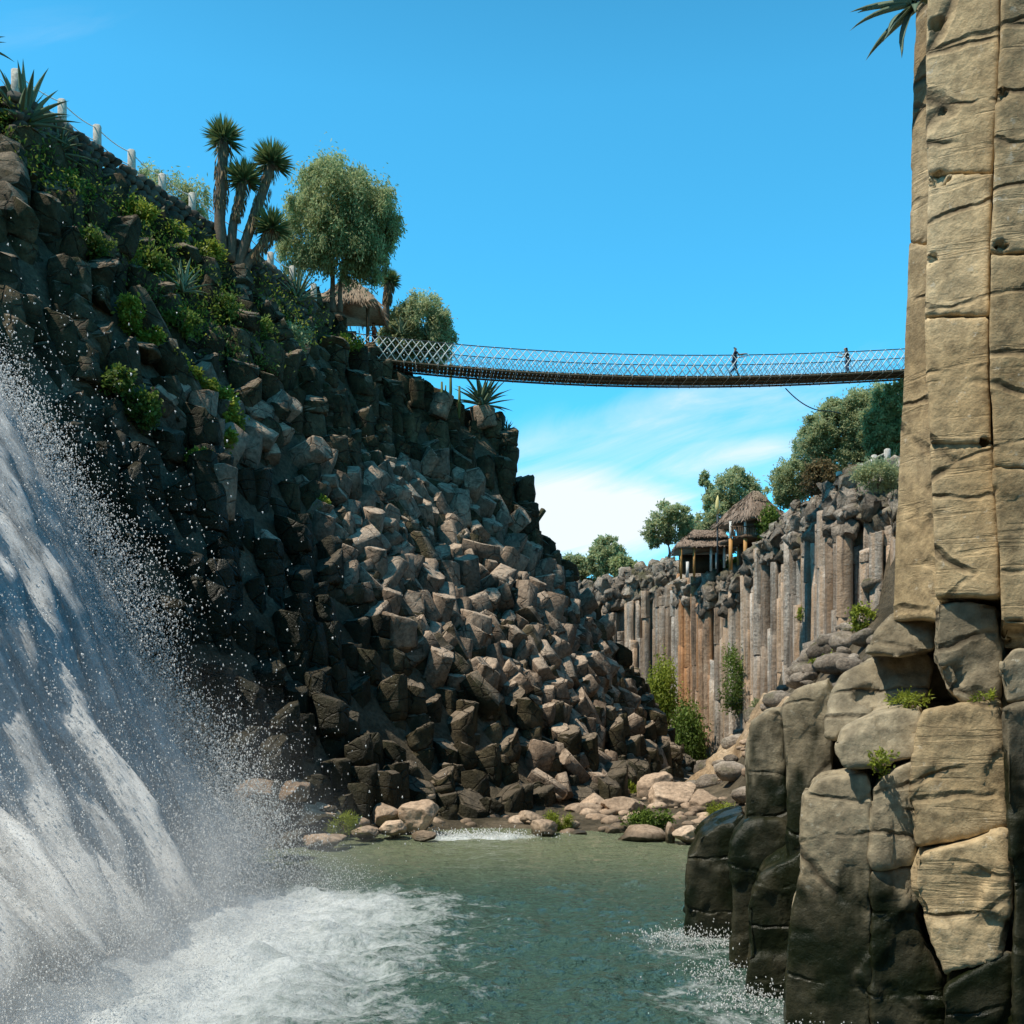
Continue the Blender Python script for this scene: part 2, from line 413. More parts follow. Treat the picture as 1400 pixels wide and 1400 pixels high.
# ------------------------------------------------------------------ basalt column pieces
def prism(mb, c, z0, z1, r, R=None, n=6, rs=None, tint=.5, top_slope=.25, jit=.07, bottom=False, mids=1, wet=0.0, round_=.09):
    """irregular chamfered n-sided prism; c = (x, y) or origin, R = optional rotation applied round c"""
    rs = rs or rnd
    a0 = rs.random() * 6.283
    ang = [a0 + 2 * math.pi * (k + rs.uniform(-.18, .18)) / n for k in range(n)]
    rad = [r * rs.uniform(.88, 1.14) for _ in range(n)]
    cor = np.array([(rr * math.cos(a), rr * math.sin(a)) for a, rr in zip(ang, rad)])
    ring = []
    for k in range(n):
        p, q, s = cor[k - 1], cor[k], cor[(k + 1) % n]
        ring.append(q + (p - q) * .13); ring.append(q + (s - q) * .13)
    ring = np.array(ring); m = len(ring); h = z1 - z0
    ch = min(round_ * r * rs.uniform(.6, 1.5), h * .3)
    sl = np.array([rs.uniform(-top_slope, top_slope), rs.uniform(-top_slope, top_slope)])
    levels = [(z0 + (ch if bottom else 0), 1.0)]
    if bottom: levels = [(z0, .84)] + levels
    for k in range(mids): levels.append((z0 + h * (k + 1) / (mids + 1), 1.0 + rs.uniform(-.05, .05)))
    levels += [(z1 - ch, 1.0), (z1 - ch * .25, .93), (z1, .80)]
    V = []
    for z, s in levels:
        rr = ring * s
        zz = np.full(m, z) + ((rr @ sl) * min(1.0, max(0.0, (z - z0) / h)) if h > 0 else 0)
        V.append(np.column_stack([rr, zz]))
    V = np.concatenate(V); V += np.array([rs.uniform(-1, 1) for _ in range(V.size)]).reshape(-1, 3) * jit * r
    L = len(levels)
    Fc = []
    for l in range(L - 1):
        for k in range(m):
            k2 = (k + 1) % m
            Fc.append((l * m + k, l * m + k2, (l + 1) * m + k2, (l + 1) * m + k))
    top = V[(L - 1) * m:].mean(0) + np.array([0, 0, rs.uniform(0, .08) * r])
    V = np.vstack([V, top]); ti = len(V) - 1
    for k in range(m): Fc.append(((L - 1) * m + k, (L - 1) * m + (k + 1) % m, ti))
    if bottom: Fc.append(tuple(range(m - 1, -1, -1)))
    if R is not None: V = V @ np.array(R.to_3x3()).T
    V = V + (np.array([c[0], c[1], 0]) if len(c) == 2 else np.asarray(c))
    mb.add(V, Fc, tint, wet)

def hexlattice(x0, x1, y0, y1, s, jit=.18):
    pts = []
    j = 0; y = y0
    while y < y1:
        x = x0 + (s / 2 if j % 2 else 0)
        while x < x1:
            pts.append((x + rnd.uniform(-jit, jit) * s, y + rnd.uniform(-jit, jit) * s)); x += s
        y += s * .866; j += 1
    return np.array(pts)

SCREE = [(400, 600), (470, 660), (520, 640), (600, 640), (690, 700), (750, 780), (815, 850), (870, 960), (800, 960), (720, 960), (640, 950), (540, 880), (470, 800), (430, 700)]
def left_cliff():
    S = 1.12
    pts = hexlattice(-36, 13, 10, 78, S, .27)
    h = Hleft(pts[:, 0], pts[:, 1])
    nb = np.stack([Hleft(pts[:, 0] + S * math.cos(a), pts[:, 1] + S * math.sin(a)) for a in np.arange(6) * math.pi / 3])
    lo = nb.min(0); hi = nb.max(0)
    mb = MB()
    big = fbm(np.column_stack([pts * .35, 0 * h]), 5)
    for i, (x, y) in enumerate(pts):
        if h[i] < .1 or hi[i] - lo[i] < .45: continue
        if x < -14 and y > 62: continue
        px, py = proj((x, y, h[i]))
        scree = inpoly(px, py, SCREE)
        j = rnd.gauss(0, .5) + big[i] * 1.5
        if rnd.random() < .12: j -= rnd.uniform(.4, 1.2)
        if scree: j = rnd.gauss(-.25, .3)
        if h[i] > 22.5: j *= .35
        ragged = h[i] > 14 and x < -8.5
        top = h[i] + j; bot = min(lo[i] - 1.6, top - 1.6)
        lean = Matrix.Rotation(rnd.gauss(.02, .05), 4, 'X') @ Matrix.Rotation(rnd.gauss(-.05, .06), 4, 'Y')
        if scree: lean = Matrix.Rotation(rnd.gauss(0, .16), 4, 'X') @ Matrix.Rotation(rnd.gauss(-.15, .18), 4, 'Y')
        if ragged: lean = Matrix.Rotation(rnd.gauss(.1, .22), 4, 'X') @ Matrix.Rotation(rnd.gauss(.1, .25), 4, 'Y')
        z = top; tb = rnd.uniform(.15, .85); ox = oy = 0
        n = rnd.choice([5, 5, 6, 6, 7])
        while z > bot:
            seg = rnd.uniform(.8, 1.9)
            z0 = z - seg
            r = S * .57 * rnd.uniform(.82, 1.16)
            c = np.array([x + ox, y + oy, 0.0]); c[2] = 0
            # the lean pivots at the top of the column
            V0 = MB(); prism(V0, (0, 0), z0 - top, z - top, r, lean, n, None, 0, top_slope=.6 if z == top else .12, jit=.10, mids=2, bottom=True)
            mb.add(V0.v[0] + np.array([x + ox, y + oy, top]), split(V0), min(1, max(0, tb + rnd.uniform(-.15, .15))), max(.5 * float(sstep(1.6, .2, np.array(z0))), .85 * float(sstep(5.0, -3.0, np.array(x + 5.5 + .05 * (y - 30)))) * float(sstep(47, 39, np.array(y))) * float(sstep(18, 11, np.array(z)))))  # wet also paints the shade of the lower left wall, besides spray damp
            ox += rnd.gauss(0, .05); oy += rnd.gauss(0, .05)
            z = z0 + .02
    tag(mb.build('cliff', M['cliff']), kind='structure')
def split(mb):
    out = []; k = 0; lp = mb.loops[0].tolist()
    for s in mb.sizes[0]: out.append(lp[k:k + s]); k += s
    return out
left_cliff()

# loose blocks lying on the left cliff -----------------------------------------------------
def loose_blocks():
    grp = 'loose basalt blocks tumbled over the left cliff'
    zones = [
     (SCREE, 270, .36, .74, 'loose angular basalt block in the sunlit rockfall on the left cliff'),
     ([(225, 530), (300, 540), (390, 560), (410, 610), (330, 640), (260, 600)], 18, .40, .66, 'pale loose basalt block on the weedy ledge of the left cliff'),
     ([(760, 960), (880, 960), (925, 1050), (880, 1075), (800, 1085), (740, 1080), (740, 1010)], 34, .4, .75, 'loose basalt block at the far foot of the left cliff'),
    ]
    seen = []
    for poly, n, r0, r1, lab in zones:
        xs = [p[0] for p in poly]; ys = [p[1] for p in poly]
        k = 0; tries = 0
        while k < n and tries < 6000:
            tries += 1
            px, py = rnd.uniform(min(xs), max(xs)), rnd.uniform(min(ys), max(ys))
            if not inpoly(px, py, poly): continue
            p = hit(px, py, 24)
            r = rnd.uniform(r0, r1)
            if any(np.linalg.norm(p - q) < (r + s) * .70 for q, s in seen): continue
            seen.append((p, r)); k += 1
            L = r * rnd.uniform(1.7, 3.8)
            R = Matrix.Rotation(rnd.uniform(0, 6.28), 4, 'Z') @ Matrix.Rotation(rnd.uniform(.15, 1.25), 4, 'X')
            # lean preferentially down-slope / towards the gorge
            R = Matrix.Rotation(rnd.gauss(0, .25), 4, 'Y') @ R
            mb = MB()
            loc = p + np.array([-.12, .1, .22 * r])
            prism(mb, (0, 0, 0), -L / 2, L / 2, r, R, rnd.choice([5, 6, 6, 5]), None, rnd.uniform(.2, .9), .35, .07, True, 1, 0.0, .05)
            mb.v[0] = mb.v[0] + loc
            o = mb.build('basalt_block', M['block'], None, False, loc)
            tag(o, lab, 'rock', grp if poly is SCREE else lab.split(' of ')[0] + ' group')
loose_blocks()

# single rocks on the left cliff that one can point at
def one_block(px, py, r, L, R, label, tint=.8, n=6, mat='block'):
    p = hit(px, py, 24) + np.array([0, -.25, .1])
    mb = MB(); prism(mb, (0, 0, 0), -L / 2, L / 2, r, R, n, None, tint, .25, .05, True, 2)
    mb.v[0] = mb.v[0] + p
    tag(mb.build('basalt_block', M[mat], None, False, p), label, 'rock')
RX = lambda a: Matrix.Rotation(a, 4, 'X'); RY = lambda a: Matrix.Rotation(a, 4, 'Y')
one_block(304, 682, .72, 1.9, RY(.1) @ RX(.1), 'upright flat-topped pale block standing out alone on the dark left cliff below the weeds')
one_block(368, 748, .5, .7, RY(.5), 'small pale slab catching the sun low on the dark left cliff')
one_block(648, 868, .85, 1.9, RX(-.15) @ RY(.1), 'large sunlit column stump with a flat cracked front at the lower edge of the rockfall', n=5)
one_block(514, 778, .62, 1.6, RX(.1), 'pale upright block with layered cracks at the left edge of the rockfall')
one_block(548, 868, .75, 1.3, RX(.2), 'wide pale block with a rounded top below the left part of the rockfall')
one_block(751, 845, .75, 2.2, RX(-.1) @ RY(.2), 'tall tan column block leaning right near the right edge of the rockfall', n=5)
one_block(672, 824, .55, .9, RX(.9), 'squarish pale block with its sunlit end facing the river in the middle of the rockfall')
one_block(600, 560, .7, 1.4, RY(.3), 'pinkish sunlit knob of rock on the dark outcrop under the bridge')
one_block(662, 576, .75, 1.3, RY(-.2), 'pale rounded rock below the big agave at the cliff edge')
one_block(738, 706, .5, 1.9, RY(.6), 'dark pointed block sticking up on the skyline of the left cliff', .2, 5, 'cliff')
one_block(600, 640, .62, 1.6, RX(.05), 'brown column stump with a pale rim at the foot of the upper outcrop', .4)

# irregular dark outcrops on the upper left slope
def lump(c, rad, seed, cuts=9, sub=4, amp=.12, mat='boulder', name='boulder', label=None, group=None, tint=.5, wet_shade_z=None, squash=.55, rot=0.0):
    bm = bmesh.new(); bmesh.ops.create_icosphere(bm, subdivisions=sub, radius=1.0)
    V = np.array([v.co[:] for v in bm.verts]); Fc = np.array([[l.vert.index for l in f.loops] for f in bm.faces]); bm.free()
    rr = np.random.default_rng(seed)
    for k in range(cuts):
        nvec = rr.normal(size=3); nvec /= np.linalg.norm(nvec); d = rr.uniform(squash, .92)
        e = V @ nvec - d; V = V - np.clip(e, 0, None)[:, None] * nvec * .92
    N = V / np.linalg.norm(V, axis=1)[:, None]
    V = V + N * (amp * fbm(V * 1.6 + seed, seed, 4) + .35 * amp * fbm(V * 6 + seed, seed + 9, 3))[:, None]
    V = V * np.asarray(rad)
    cs, sn = math.cos(rot), math.sin(rot)
    V = np.column_stack([V[:, 0] * cs - V[:, 1] * sn, V[:, 0] * sn + V[:, 1] * cs, V[:, 2]]) + np.asarray(c)
    wet = 0.0
    if wet_shade_z is not None: wet = np.clip(sstep(wet_shade_z + .25, wet_shade_z - .2, V[:, 2] + .15 * fbm(V * 2, 3)), 0, 1) * .85
    mb = MB(); mb.add(V, Fc, tint, wet)
    if label is None: return mb
    o = mb.build(name, M[mat], None, True, np.asarray(c, float))
    return tag(o, label, 'rock', group)

for k, (px, py, w, hh, lab) in enumerate([
    (22, 235, 62, 40, 'dark overhanging rock under the agave at the left edge of the picture'),
    (80, 300, 60, 36, 'brown jutting rock slab on the upper left slope above the dark hollow'),
    (240, 345, 60, 34, 'dark slanting rock slab below the left end of the yucca clump'),
    (190, 480, 50, 22, 'flat pale ledge rock on the left slope above the spray'),
    (215, 395, 70, 30, 'long brown ledge rock on the left slope beside the pale agave'),
    (455, 475, 46, 26, 'tan sunlit rock with dry grass at the clifftop below the thatched hut'),
    (510, 478, 30, 16, 'low dark rock at the clifftop beside the left end of the bridge'),
    (140, 410, 34, 30, 'small pale broken rock on the left slope above the waterfall spray')]):
    p = hit(px, py, 22); s = p[1] / F
    lump(p + np.array([-.1, .25, 0]), (w * .55 * s, .9 + .3 * w * s * .5, hh * .6 * s), 40 + k, 10, 4, .22, 'cliff', 'rock_ledge', lab, None, .62, None, .45, .4)

# ------------------------------------------------------------------ far columnar wall (right side of the gorge)
def far_cliff():
    S = .68
    pts = hexlattice(-34, 30, 24, 126, S, .12)
    sd, b, c = wall_sd(pts[:, 0], pts[:, 1])
    mb = MB(); rust = MB(); crust = MB()
    bulge = 1.5 * fbm(np.column_stack([pts * .16, 0 * sd]), 15, 3)
    for i, (x, y) in enumerate(pts):
        row = sd[i] + bulge[i]
        if row < -.1 or sd[i] > 4.8 or x < -30: continue
        near = y < 71
        capz = c[i] - (2.3 if not near else 3.0) + .9 * math.sin(x * 1.3 + y * .8) + rnd.gauss(0, .35)
        broken = rnd.random() < (.13 if not near else .3)
        if row < 1.0: top = capz - rnd.uniform(.0, .8) - (rnd.uniform(2, 7) if broken else 0)
        elif row < 2.0: top = capz - rnd.uniform(-.3, .5) - (rnd.uniform(0, 2.5) if broken else 0)
        else: top = min(c[i] - .6, capz + (row - 1.8) * .9)
        bot = max(b[i] - 4, -1.5) if row < 2.6 else top - 4
        px, py = proj((x, y, 8)); isr = (930 < px < 962 or 968 < px < 976) and row < 2.4
        if isr: top = max(top, capz - .5)
        z = bot; tb = rnd.uniform(.1, .9)
        while z < top - .05:
            z1 = min(top, z + rnd.uniform(3, 9.0))
            if top - z1 < .6: z1 = top
            prism(rust if isr else mb, (x + rnd.gauss(0, .02), y + rnd.gauss(0, .02)), z, z1, S * .62 * rnd.uniform(.86, 1.10), None, rnd.choice([5, 6, 6, 7]), None, min(1, max(0, tb + rnd.uniform(-.1, .1))), .3, .06, False, 3, 0.0, .05)
            z = z1
    tag(mb.build('column_wall', M['far']), kind='structure')
    tag(rust.build('stained_column_wall', M['rust']), kind='structure')
    # broken crust above the columns
    sp = hexlattice(-30, 30, 24, 124, .66, .3)
    sd, b, c = wall_sd(sp[:, 0], sp[:, 1])
    bul = 1.5 * fbm(np.column_stack([sp * .16, 0 * sd]), 15, 3)
    for i, (x, y) in enumerate(sp):
        w = sd[i] + bul[i]
        if -.15 < w < 4.8 and x > -25:
            if w < .5 and fbm(np.array([[x * .45, y * .45, 2]]), 9, 2)[0] < .05: continue
            t = max(0, w - .1) / 4.7
            z = c[i] - 2.6 + 2.7 * t ** .6 + rnd.gauss(0, .35) + .8 * float(fbm(np.array([[x * .5, y * .5, 0]]), 8)[0])
            for zz in (z, z - 1.0):
                R = Matrix.Rotation(rnd.uniform(0, 6), 4, 'Z') @ Matrix.Rotation(rnd.uniform(0, 1.4), 4, 'X')
                r = rnd.uniform(.28, .68)
                prism(crust, (x, y, zz), -r, r * .9, r, R, rnd.choice([4, 5, 6]), None, rnd.uniform(.1, .9), .4, .2, True, 1)
    tag(crust.build('cliff_crust', M['crust']), kind='structure')
far_cliff()

# ------------------------------------------------------------------ talus and boulders on the far and right bank
def talus():
    mb = MB()
    for k in range(330):
        y = rnd.uniform(26, 88); x = rnd.uniform(4, 20)
        sd, b, c = wall_sd(x, y)
        if not (-9 < sd[0] < .4): continue
        z = height(x, y)[0]
        if z < .2: continue
        px, py = proj((x, y, z))
        if px < 930 and y < 80: continue
        r = rnd.uniform(.3, .9)
        m = lump((x, y, z - .15), (r * rnd.uniform(.8, 1.5), r, r * rnd.uniform(.5, .9)), 300 + k, 8, 2, .12, tint=rnd.uniform(.2, .9))
        mb.add(m.v[0], split(m), m.t[0])
    tag(mb.build('talus_slope', M['crust']), kind='structure')
talus()

# the brown mound at the foot of the far columns
p = P(1000, 1065, 58)
lump(p + np.array([.6, 2, -.6]), (3.0, 3.2, 3.0), 71, 8, 6, .16, 'mound', 'boulder', 'big brown mottled rock mound at the foot of the stained columns', None, .6)
lump(P(1040, 1010, 56) + np.array([1.0, 1, -1.0]), (2.6, 3.0, 3.6), 72, 8, 6, .16, 'mound', 'boulder', 'steep brown boulder slope hidden partly by the dark wet column', None, .55)

shore = [ # px, py(centre), D, half-width px, half-height px, label, tint, seed
 (425, 1117, 33.5, 36, 17, 'long pale slanting boulder at the left end of the far shore', .75, 1),
 (440, 1153, 31.5, 33, 12, 'flat wet-edged boulder at the waterline left of the weeds', .5, 2),
 (572, 1119, 35.5, 29, 22, 'pale wedge-shaped boulder rising above the left cluster on the shore', .85, 3),
 (526, 1117, 36, 22, 15, 'rounded tan boulder behind the left shore cluster', .7, 4),
 (536, 1134, 34.5, 19, 11, 'small smooth pale boulder in front of the left shore cluster', .85, 5),
 (500, 1141, 34.0, 22, 10, 'low grey boulder on the left of the shore cluster', .4, 6),
 (579, 1146, 33.8, 17, 7, 'small flat boulder at the waterline right of the shore cluster', .45, 7),
 (745, 1137, 35.5, 21, 14, 'smooth grey dome-shaped boulder beside the white rapids', .5, 8),
 (726, 1124, 38.5, 18, 10, 'squarish grey boulder behind the dome-shaped one at the rapids', .45, 9),
 (880, 1150, 34.0, 36, 16, 'broad flat-topped wet boulder at the right of the far shore', .5, 10),
 (942, 1146, 33.0, 20, 14, 'rounded tan boulder at the water next to the dark wet rocks', .75, 11),
 (916, 1147, 33.6, 7, 18, 'narrow upright stone wedged between the two right shore boulders', .35, 12),
 (852, 1108, 42, 26, 12, 'smooth mauve slab in the boulder bed', .55, 13),
 (814, 1106, 43, 20, 14, 'pale pinkish boulder left of the mauve slab', .75, 14),
 (800, 1116, 42, 24, 11, 'reddish flat boulder low in the boulder bed', .5, 15),
 (842, 1083, 50, 20, 16, 'grey upright boulder behind the green shrub', .55, 16),
 (895, 1078, 50, 24, 18, 'large buff pointed boulder in the boulder bed', .8, 17),
 (925, 1094, 46, 34, 18, 'wide tan cracked boulder in the middle of the boulder bed', .75, 18),
 (963, 1104, 44, 22, 16, 'brown boulder with a dark hollow below the rock mound', .45, 19),
 (870, 1128, 38, 24, 10, 'brown boulder behind the flat-topped wet one', .5, 20),
 (792, 1145, 36, 14, 8, 'small wet stone right of the rapids', .35, 21),
 (835, 1141, 36.5, 18, 8, 'low dark stone in the shallows', .3, 22),
 (680, 1141, 38, 24, 7, 'low dark stone behind the white rapids', .35, 23),
 (985, 1125, 40, 26, 10, 'pale flat rock by the yellow weeds behind the wet columns', .7, 24),
 (400, 1085, 33, 26, 14, 'dark boulder in shade at the foot of the left cliff', .2, 25),
 (350, 1095, 29, 34, 24, 'big dark wet boulder beside the waterfall spray', .15, 26),
]
for px, py, D, hw, hh, lab, tint, sd in shore:
    c = P(px, py, D); s = D / F * (1.25 if D > 38 and sd != 25 else 1.0)
    lump(c + np.array([0, hw * s * .5, .06]), (hw * s * 1.05, hw * s * .85 + .2, hh * s * 1.15), 500 + sd, 16, 5, .12, 'boulder', 'boulder', lab, None, tint, .22, .55, rnd.uniform(-.3, .3))

# small cobbles of the shore (nobody could count them)
mb = MB()
for k in range(620):
    y = 33 + 40 * rnd.random() ** 1.6; x = rnd.uniform(-10, 14)
    z = height(x, y)[0]
    if Hleft(x, y)[0] > 1.2 or z < .0: continue
    r = rnd.uniform(.08, .38)
    m = lump((x, y, z - .05), (r * 1.3, r, r * .7), 900 + k, 5, 2, .1, tint=rnd.uniform(.2, .9))
    mb.add(m.v[0], split(m), m.t[0], .3 * float(z < .25))
tag(mb.build('cobbles', M['boulder'], smooth=True), 'loose cobbles between the boulders of the far shore', 'cobbles', kind='stuff')

# ------------------------------------------------------------------ big foreground rocks on the right
def remesh(verts, faces, voxel):
    me = bpy.data.meshes.new('tmp'); me.from_pydata([tuple(v) for v in verts], [], faces)
    bm = bmesh.new(); bm.from_mesh(me); bmesh.ops.recalc_face_normals(bm, faces=bm.faces)
    bm.to_mesh(me); bm.free()
    o = bpy.data.objects.new('tmp', me); C.objects.link(o)
    md = o.modifiers.new('r', 'REMESH'); md.mode = 'VOXEL'; md.voxel_size = voxel
    dg = bpy.context.evaluated_depsgraph_get(); ev = o.evaluated_get(dg); m2 = ev.to_mesh()
    V = np.zeros(len(m2.vertices) * 3); m2.vertices.foreach_get('co', V); V = V.reshape(-1, 3)
    Fc = [list(p.vertices) for p in m2.polygons]
    E = np.zeros(len(m2.edges) * 2, int); m2.edges.foreach_get('vertices', E); E = E.reshape(-1, 2)
    ev.to_mesh_clear(); bpy.data.objects.remove(o); bpy.data.meshes.remove(me)
    return V, Fc, E

def vnormals(V, Fc):
    f = np.array([q if len(q) == 4 else q + [q[-1]] for q in Fc])
    n = np.cross(V[f[:, 2]] - V[f[:, 0]], V[f[:, 3]] - V[f[:, 1]])
    N = np.zeros_like(V)
    for k in range(4): np.add.at(N, f[:, k], n)
    return N / (np.linalg.norm(N, axis=1)[:, None] + 1e-9)

def slab(outline, D, thick=2.2, a=0.0, b=0.0, skew=0.0, voxel=.055, rnd_it=3, amp=.034, seed=1, chips=(), fac=1.0, wet_shade_z=None, tint=.5, rough=1.0, grow=0.0):
    """thick rock whose front face has the given outline at depth D, tilted by a (per metre in x) and b (per metre in z)"""
    pts = np.array([P(x, y, D) for x, y in outline]); cx, cz = pts[:, 0].mean(), pts[:, 2].mean()
    front = pts.copy(); front[:, 1] = D + a * (pts[:, 0] - cx) + b * (pts[:, 2] - cz)
    # keep the front where the eye sees it when the face is tilted
    for i in range(len(front)): front[i] = P(outline[i][0], outline[i][1], front[i, 1])
    back = front.copy(); back[:, 1] += thick; back[:, 0] += skew + max(0, cx) * thick / D * 1.05 + (front[:, 0] - cx) * grow; back[:, 2] += (front[:, 2] - cz) * grow * .3
    n = len(pts); V = np.vstack([front, back])
    Fc = [list(range(n)), list(range(2 * n - 1, n - 1, -1))] + [[i, i + n, (i + 1) % n + n, (i + 1) % n] for i in range(n)]
    V, Fc, E = remesh(V, Fc, voxel)
    deg = np.zeros(len(V)); np.add.at(deg, E[:, 0], 1); np.add.at(deg, E[:, 1], 1)
    for _ in range(rnd_it):
        s = np.zeros_like(V); np.add.at(s, E[:, 0], V[E[:, 1]]); np.add.at(s, E[:, 1], V[E[:, 0]])
        V = V * .4 + .6 * s / np.maximum(deg, 1)[:, None]
    N = vnormals(V, Fc)
    wob = V + .12 * np.stack([fbm(V * 3, 301, 3), fbm(V * 3, 302, 3), fbm(V * 3, 303, 3)], 1)
    nz = amp * 1.5 * fbm(V * .8 + seed * 3.1, seed, 3) + amp * .45 * fbm(V * 4.0 + seed, seed + 4, 5, .65)
    nz += fac * (amp * 1.4 * facets(wob, seed, .8, (1, 1, 1)) + amp * .3 * facets(wob, seed + 5, .26, (1.4, 1, .6)))
    # horizontal break lines and small scars
    h = fbm(V * np.array([.7, .7, 3.6]) + seed * 1.7, seed + 8, 4)
    nz += -amp * .45 * rough * sstep(.03, .008, np.abs(h)) * sstep(.0, .4, fbm(V * 1.1, seed + 21, 2) + .1)
    sc = fbm(V * 2.1 + 9.1 * seed, seed + 31, 3)
    nz += -amp * .35 * rough * sstep(.36, .40, sc)
    for (qx, qy, rr, dep) in chips:
        q = P(qx, qy, D); dd = np.linalg.norm((V - q) * np.array([1, .4, 1.3]) + .04 * np.stack([fbm(V * 9, 2), 0 * sc, fbm(V * 9, 3)], 1), axis=1)
        nz += -dep * sstep(rr, rr * .7, dd)
    V = V + N * nz[:, None]
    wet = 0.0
    if wet_shade_z is not None:
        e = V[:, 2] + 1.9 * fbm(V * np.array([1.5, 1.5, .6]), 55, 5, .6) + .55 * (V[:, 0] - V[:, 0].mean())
        wet = sstep(wet_shade_z + .30, wet_shade_z - .40, e) * np.clip(.97 + .35 * fbm(V * 2.5, 57, 4), .75, 1)  # near-black zone: shade on these rocks painted in together with damp
    return V, Fc, tint + .18 * fbm(V * .8, seed + 40, 2), wet

def rock(name, label, mat, *specs):
    mb = MB()
    for sp in specs:
        V, Fc, t, w = slab(**sp); mb.add(V, Fc, t, w)
    off = np.concatenate(mb.v).min(0) * .5 + np.concatenate(mb.v).max(0) * .5
    o = mb.build(name, M[mat], None, True, off)
    return tag(o, label, 'rock')

def stack(xl, xr, ys, D, base, **kw):
    """a column as a stack of blocks: xl, xr give the px edges at height y"""
    out = []
    for k in range(len(ys) - 1):
        y0, y1 = ys[k], ys[k + 1]; g = .2
        t0, t1 = rnd.uniform(-14, 14) if k else 0, rnd.uniform(-14, 14)
        m = (y0 + y1) / 2
        o = [(xl(y0) + 1, y0 + g), ((xl(y0) + xr(y0)) / 2, y0 + g + t0 * .3), (xr(y0) - 1, y0 + g), (xr(m), m), (xr(y1) - 1, y1 - g), ((xl(y1) + xr(y1)) / 2, y1 - g + t1 * .3), (xl(y1) + 1, y1 - g), (xl(m), m)]
        d = dict(outline=o, D=D(m) + rnd.uniform(-.015, .015), seed=base + k, **kw); out.append(d)
    return out
def lerp(tab):
    ys = [a for a, _ in tab]; xs = [b for _, b in tab]
    return lambda y: float(np.interp(y, ys, xs))

eL = lerp([(-60, 1252), (90, 1249), (290, 1244), (430, 1238), (560, 1231), (700, 1226), (850, 1221)])
eM = lerp([(-60, 1268), (100, 1266), (300, 1269), (430, 1263), (600, 1271), (760, 1277), (850, 1279)])
eR = lerp([(-60, 1370), (100, 1364), (300, 1354), (430, 1353), (560, 1354), (640, 1358), (760, 1366), (840, 1370), (960, 1368)])
eE = lerp([(-60, 1450), (900, 1450)])
rock('basalt_column', 'narrow orange-tan column forming the left edge of the tall pillar', 'tan',
     *stack(eL, lambda y: eM(y) + 14, [-60, 330, 850], lambda y: 12.9, 21, thick=2.6, a=-1.1, amp=.011, voxel=.042, rnd_it=1, skew=.3, tint=.42))
rock('basalt_column', 'broad tan column in the middle of the tall pillar with many cross cracks', 'tan',
     *stack(eM, lambda y: eR(y) + 1, [-60, 236, 432, 605, 816], lambda y: 11.9, 51, thick=2.4, a=-.42, amp=.010, fac=.9, voxel=.036, rnd_it=1, tint=.68,
            chips=[(1288, 238, .13, .2), (1276, 346, .10, .16), (1342, 606, .08, .2), (1273, 635, .10, .2), (1292, 148, .06, .12), (1285, 22, .11, .2), (1350, 78, .05, .1)]))
rock('basalt_column', 'tan column at the right edge of the picture with a pale side strip', 'tan',
     *stack(lambda y: eR(y) - 1, eE, [-60, 345, 640, 880], lambda y: 11.5, 81, thick=2.4, a=-.2, amp=.011, voxel=.042, rnd_it=1, tint=.5,
            chips=[(1370, 122, .09, .18), (1370, 332, .08, .2), (1390, 875, .30, .5)]))
rock('basalt_column', 'lower stump of the middle pillar column, round-bottomed above the big square block', 'grey',
     dict(outline=[(1279, 822), (1320, 818), (1368, 826), (1372, 900), (1368, 962), (1320, 966), (1292, 945), (1276, 900)], D=12.0, thick=2.4, a=-.1, seed=97, tint=.65, chips=[(1300, 925, .2, .12)]))
rock('boulder', 'brown sloping slab wedged under the left column of the pillar', 'grey',
     dict(outline=[(1180, 895), (1192, 862), (1222, 830), (1262, 816), (1279, 822), (1280, 888), (1230, 900)], D=13.2, thick=2.6, b=.5, seed=98, tint=.45, voxel=.06))
rock('boulder', 'long smooth brown rock sloping down to the left below the pillar', 'grey',
     dict(outline=[(1128, 1012), (1134, 950), (1150, 918), (1185, 900), (1235, 888), (1272, 880), (1276, 905), (1268, 955), (1235, 966), (1190, 985), (1160, 1005)], D=13.6, thick=2.8, b=.45, a=-.2, seed=99, tint=.5, voxel=.06, chips=[(1185, 950, .2, .12)]))
rock('basalt_column', 'grey column stub with a dark shaded foot behind the pale slab', 'grey',
     dict(outline=[(1070, 968), (1090, 945), (1132, 925), (1142, 940), (1140, 1060), (1150, 1200), (1140, 1330), (1078, 1340), (1074, 1100)], D=15.0, thick=2.6, a=-.3, seed=101, wet_shade_z=3.3, tint=.5, voxel=.065))
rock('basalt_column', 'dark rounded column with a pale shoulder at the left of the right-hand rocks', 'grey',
     dict(outline=[(1020, 1010), (1026, 988), (1046, 974), (1074, 966), (1082, 1150), (1080, 1330), (1020, 1330), (1019, 1150)], D=16.6, thick=2.4, a=-.25, seed=103, wet_shade_z=3.45, tint=.55, voxel=.065))
rock('boulder', 'shaded black wet rock farthest out in the water, leftmost of the right-hand rocks', 'grey',
     dict(outline=[(930, 1340), (935, 1240), (941, 1172), (956, 1143), (986, 1124), (1018, 1113), (1026, 1340)], D=18.7, thick=2.2, a=-.1, seed=105, wet_shade_z=5.0, tint=.2, voxel=.06, amp=.045))
rock('boulder', 'shaded black wet rock with a flat top just right of the outermost one', 'grey',
     dict(outline=[(998, 1370), (1001, 1150), (1020, 1124), (1068, 1120), (1100, 1160), (1105, 1370)], D=16.3, thick=2.0, a=-.1, seed=107, wet_shade_z=5.0, tint=.2, voxel=.06, amp=.045))
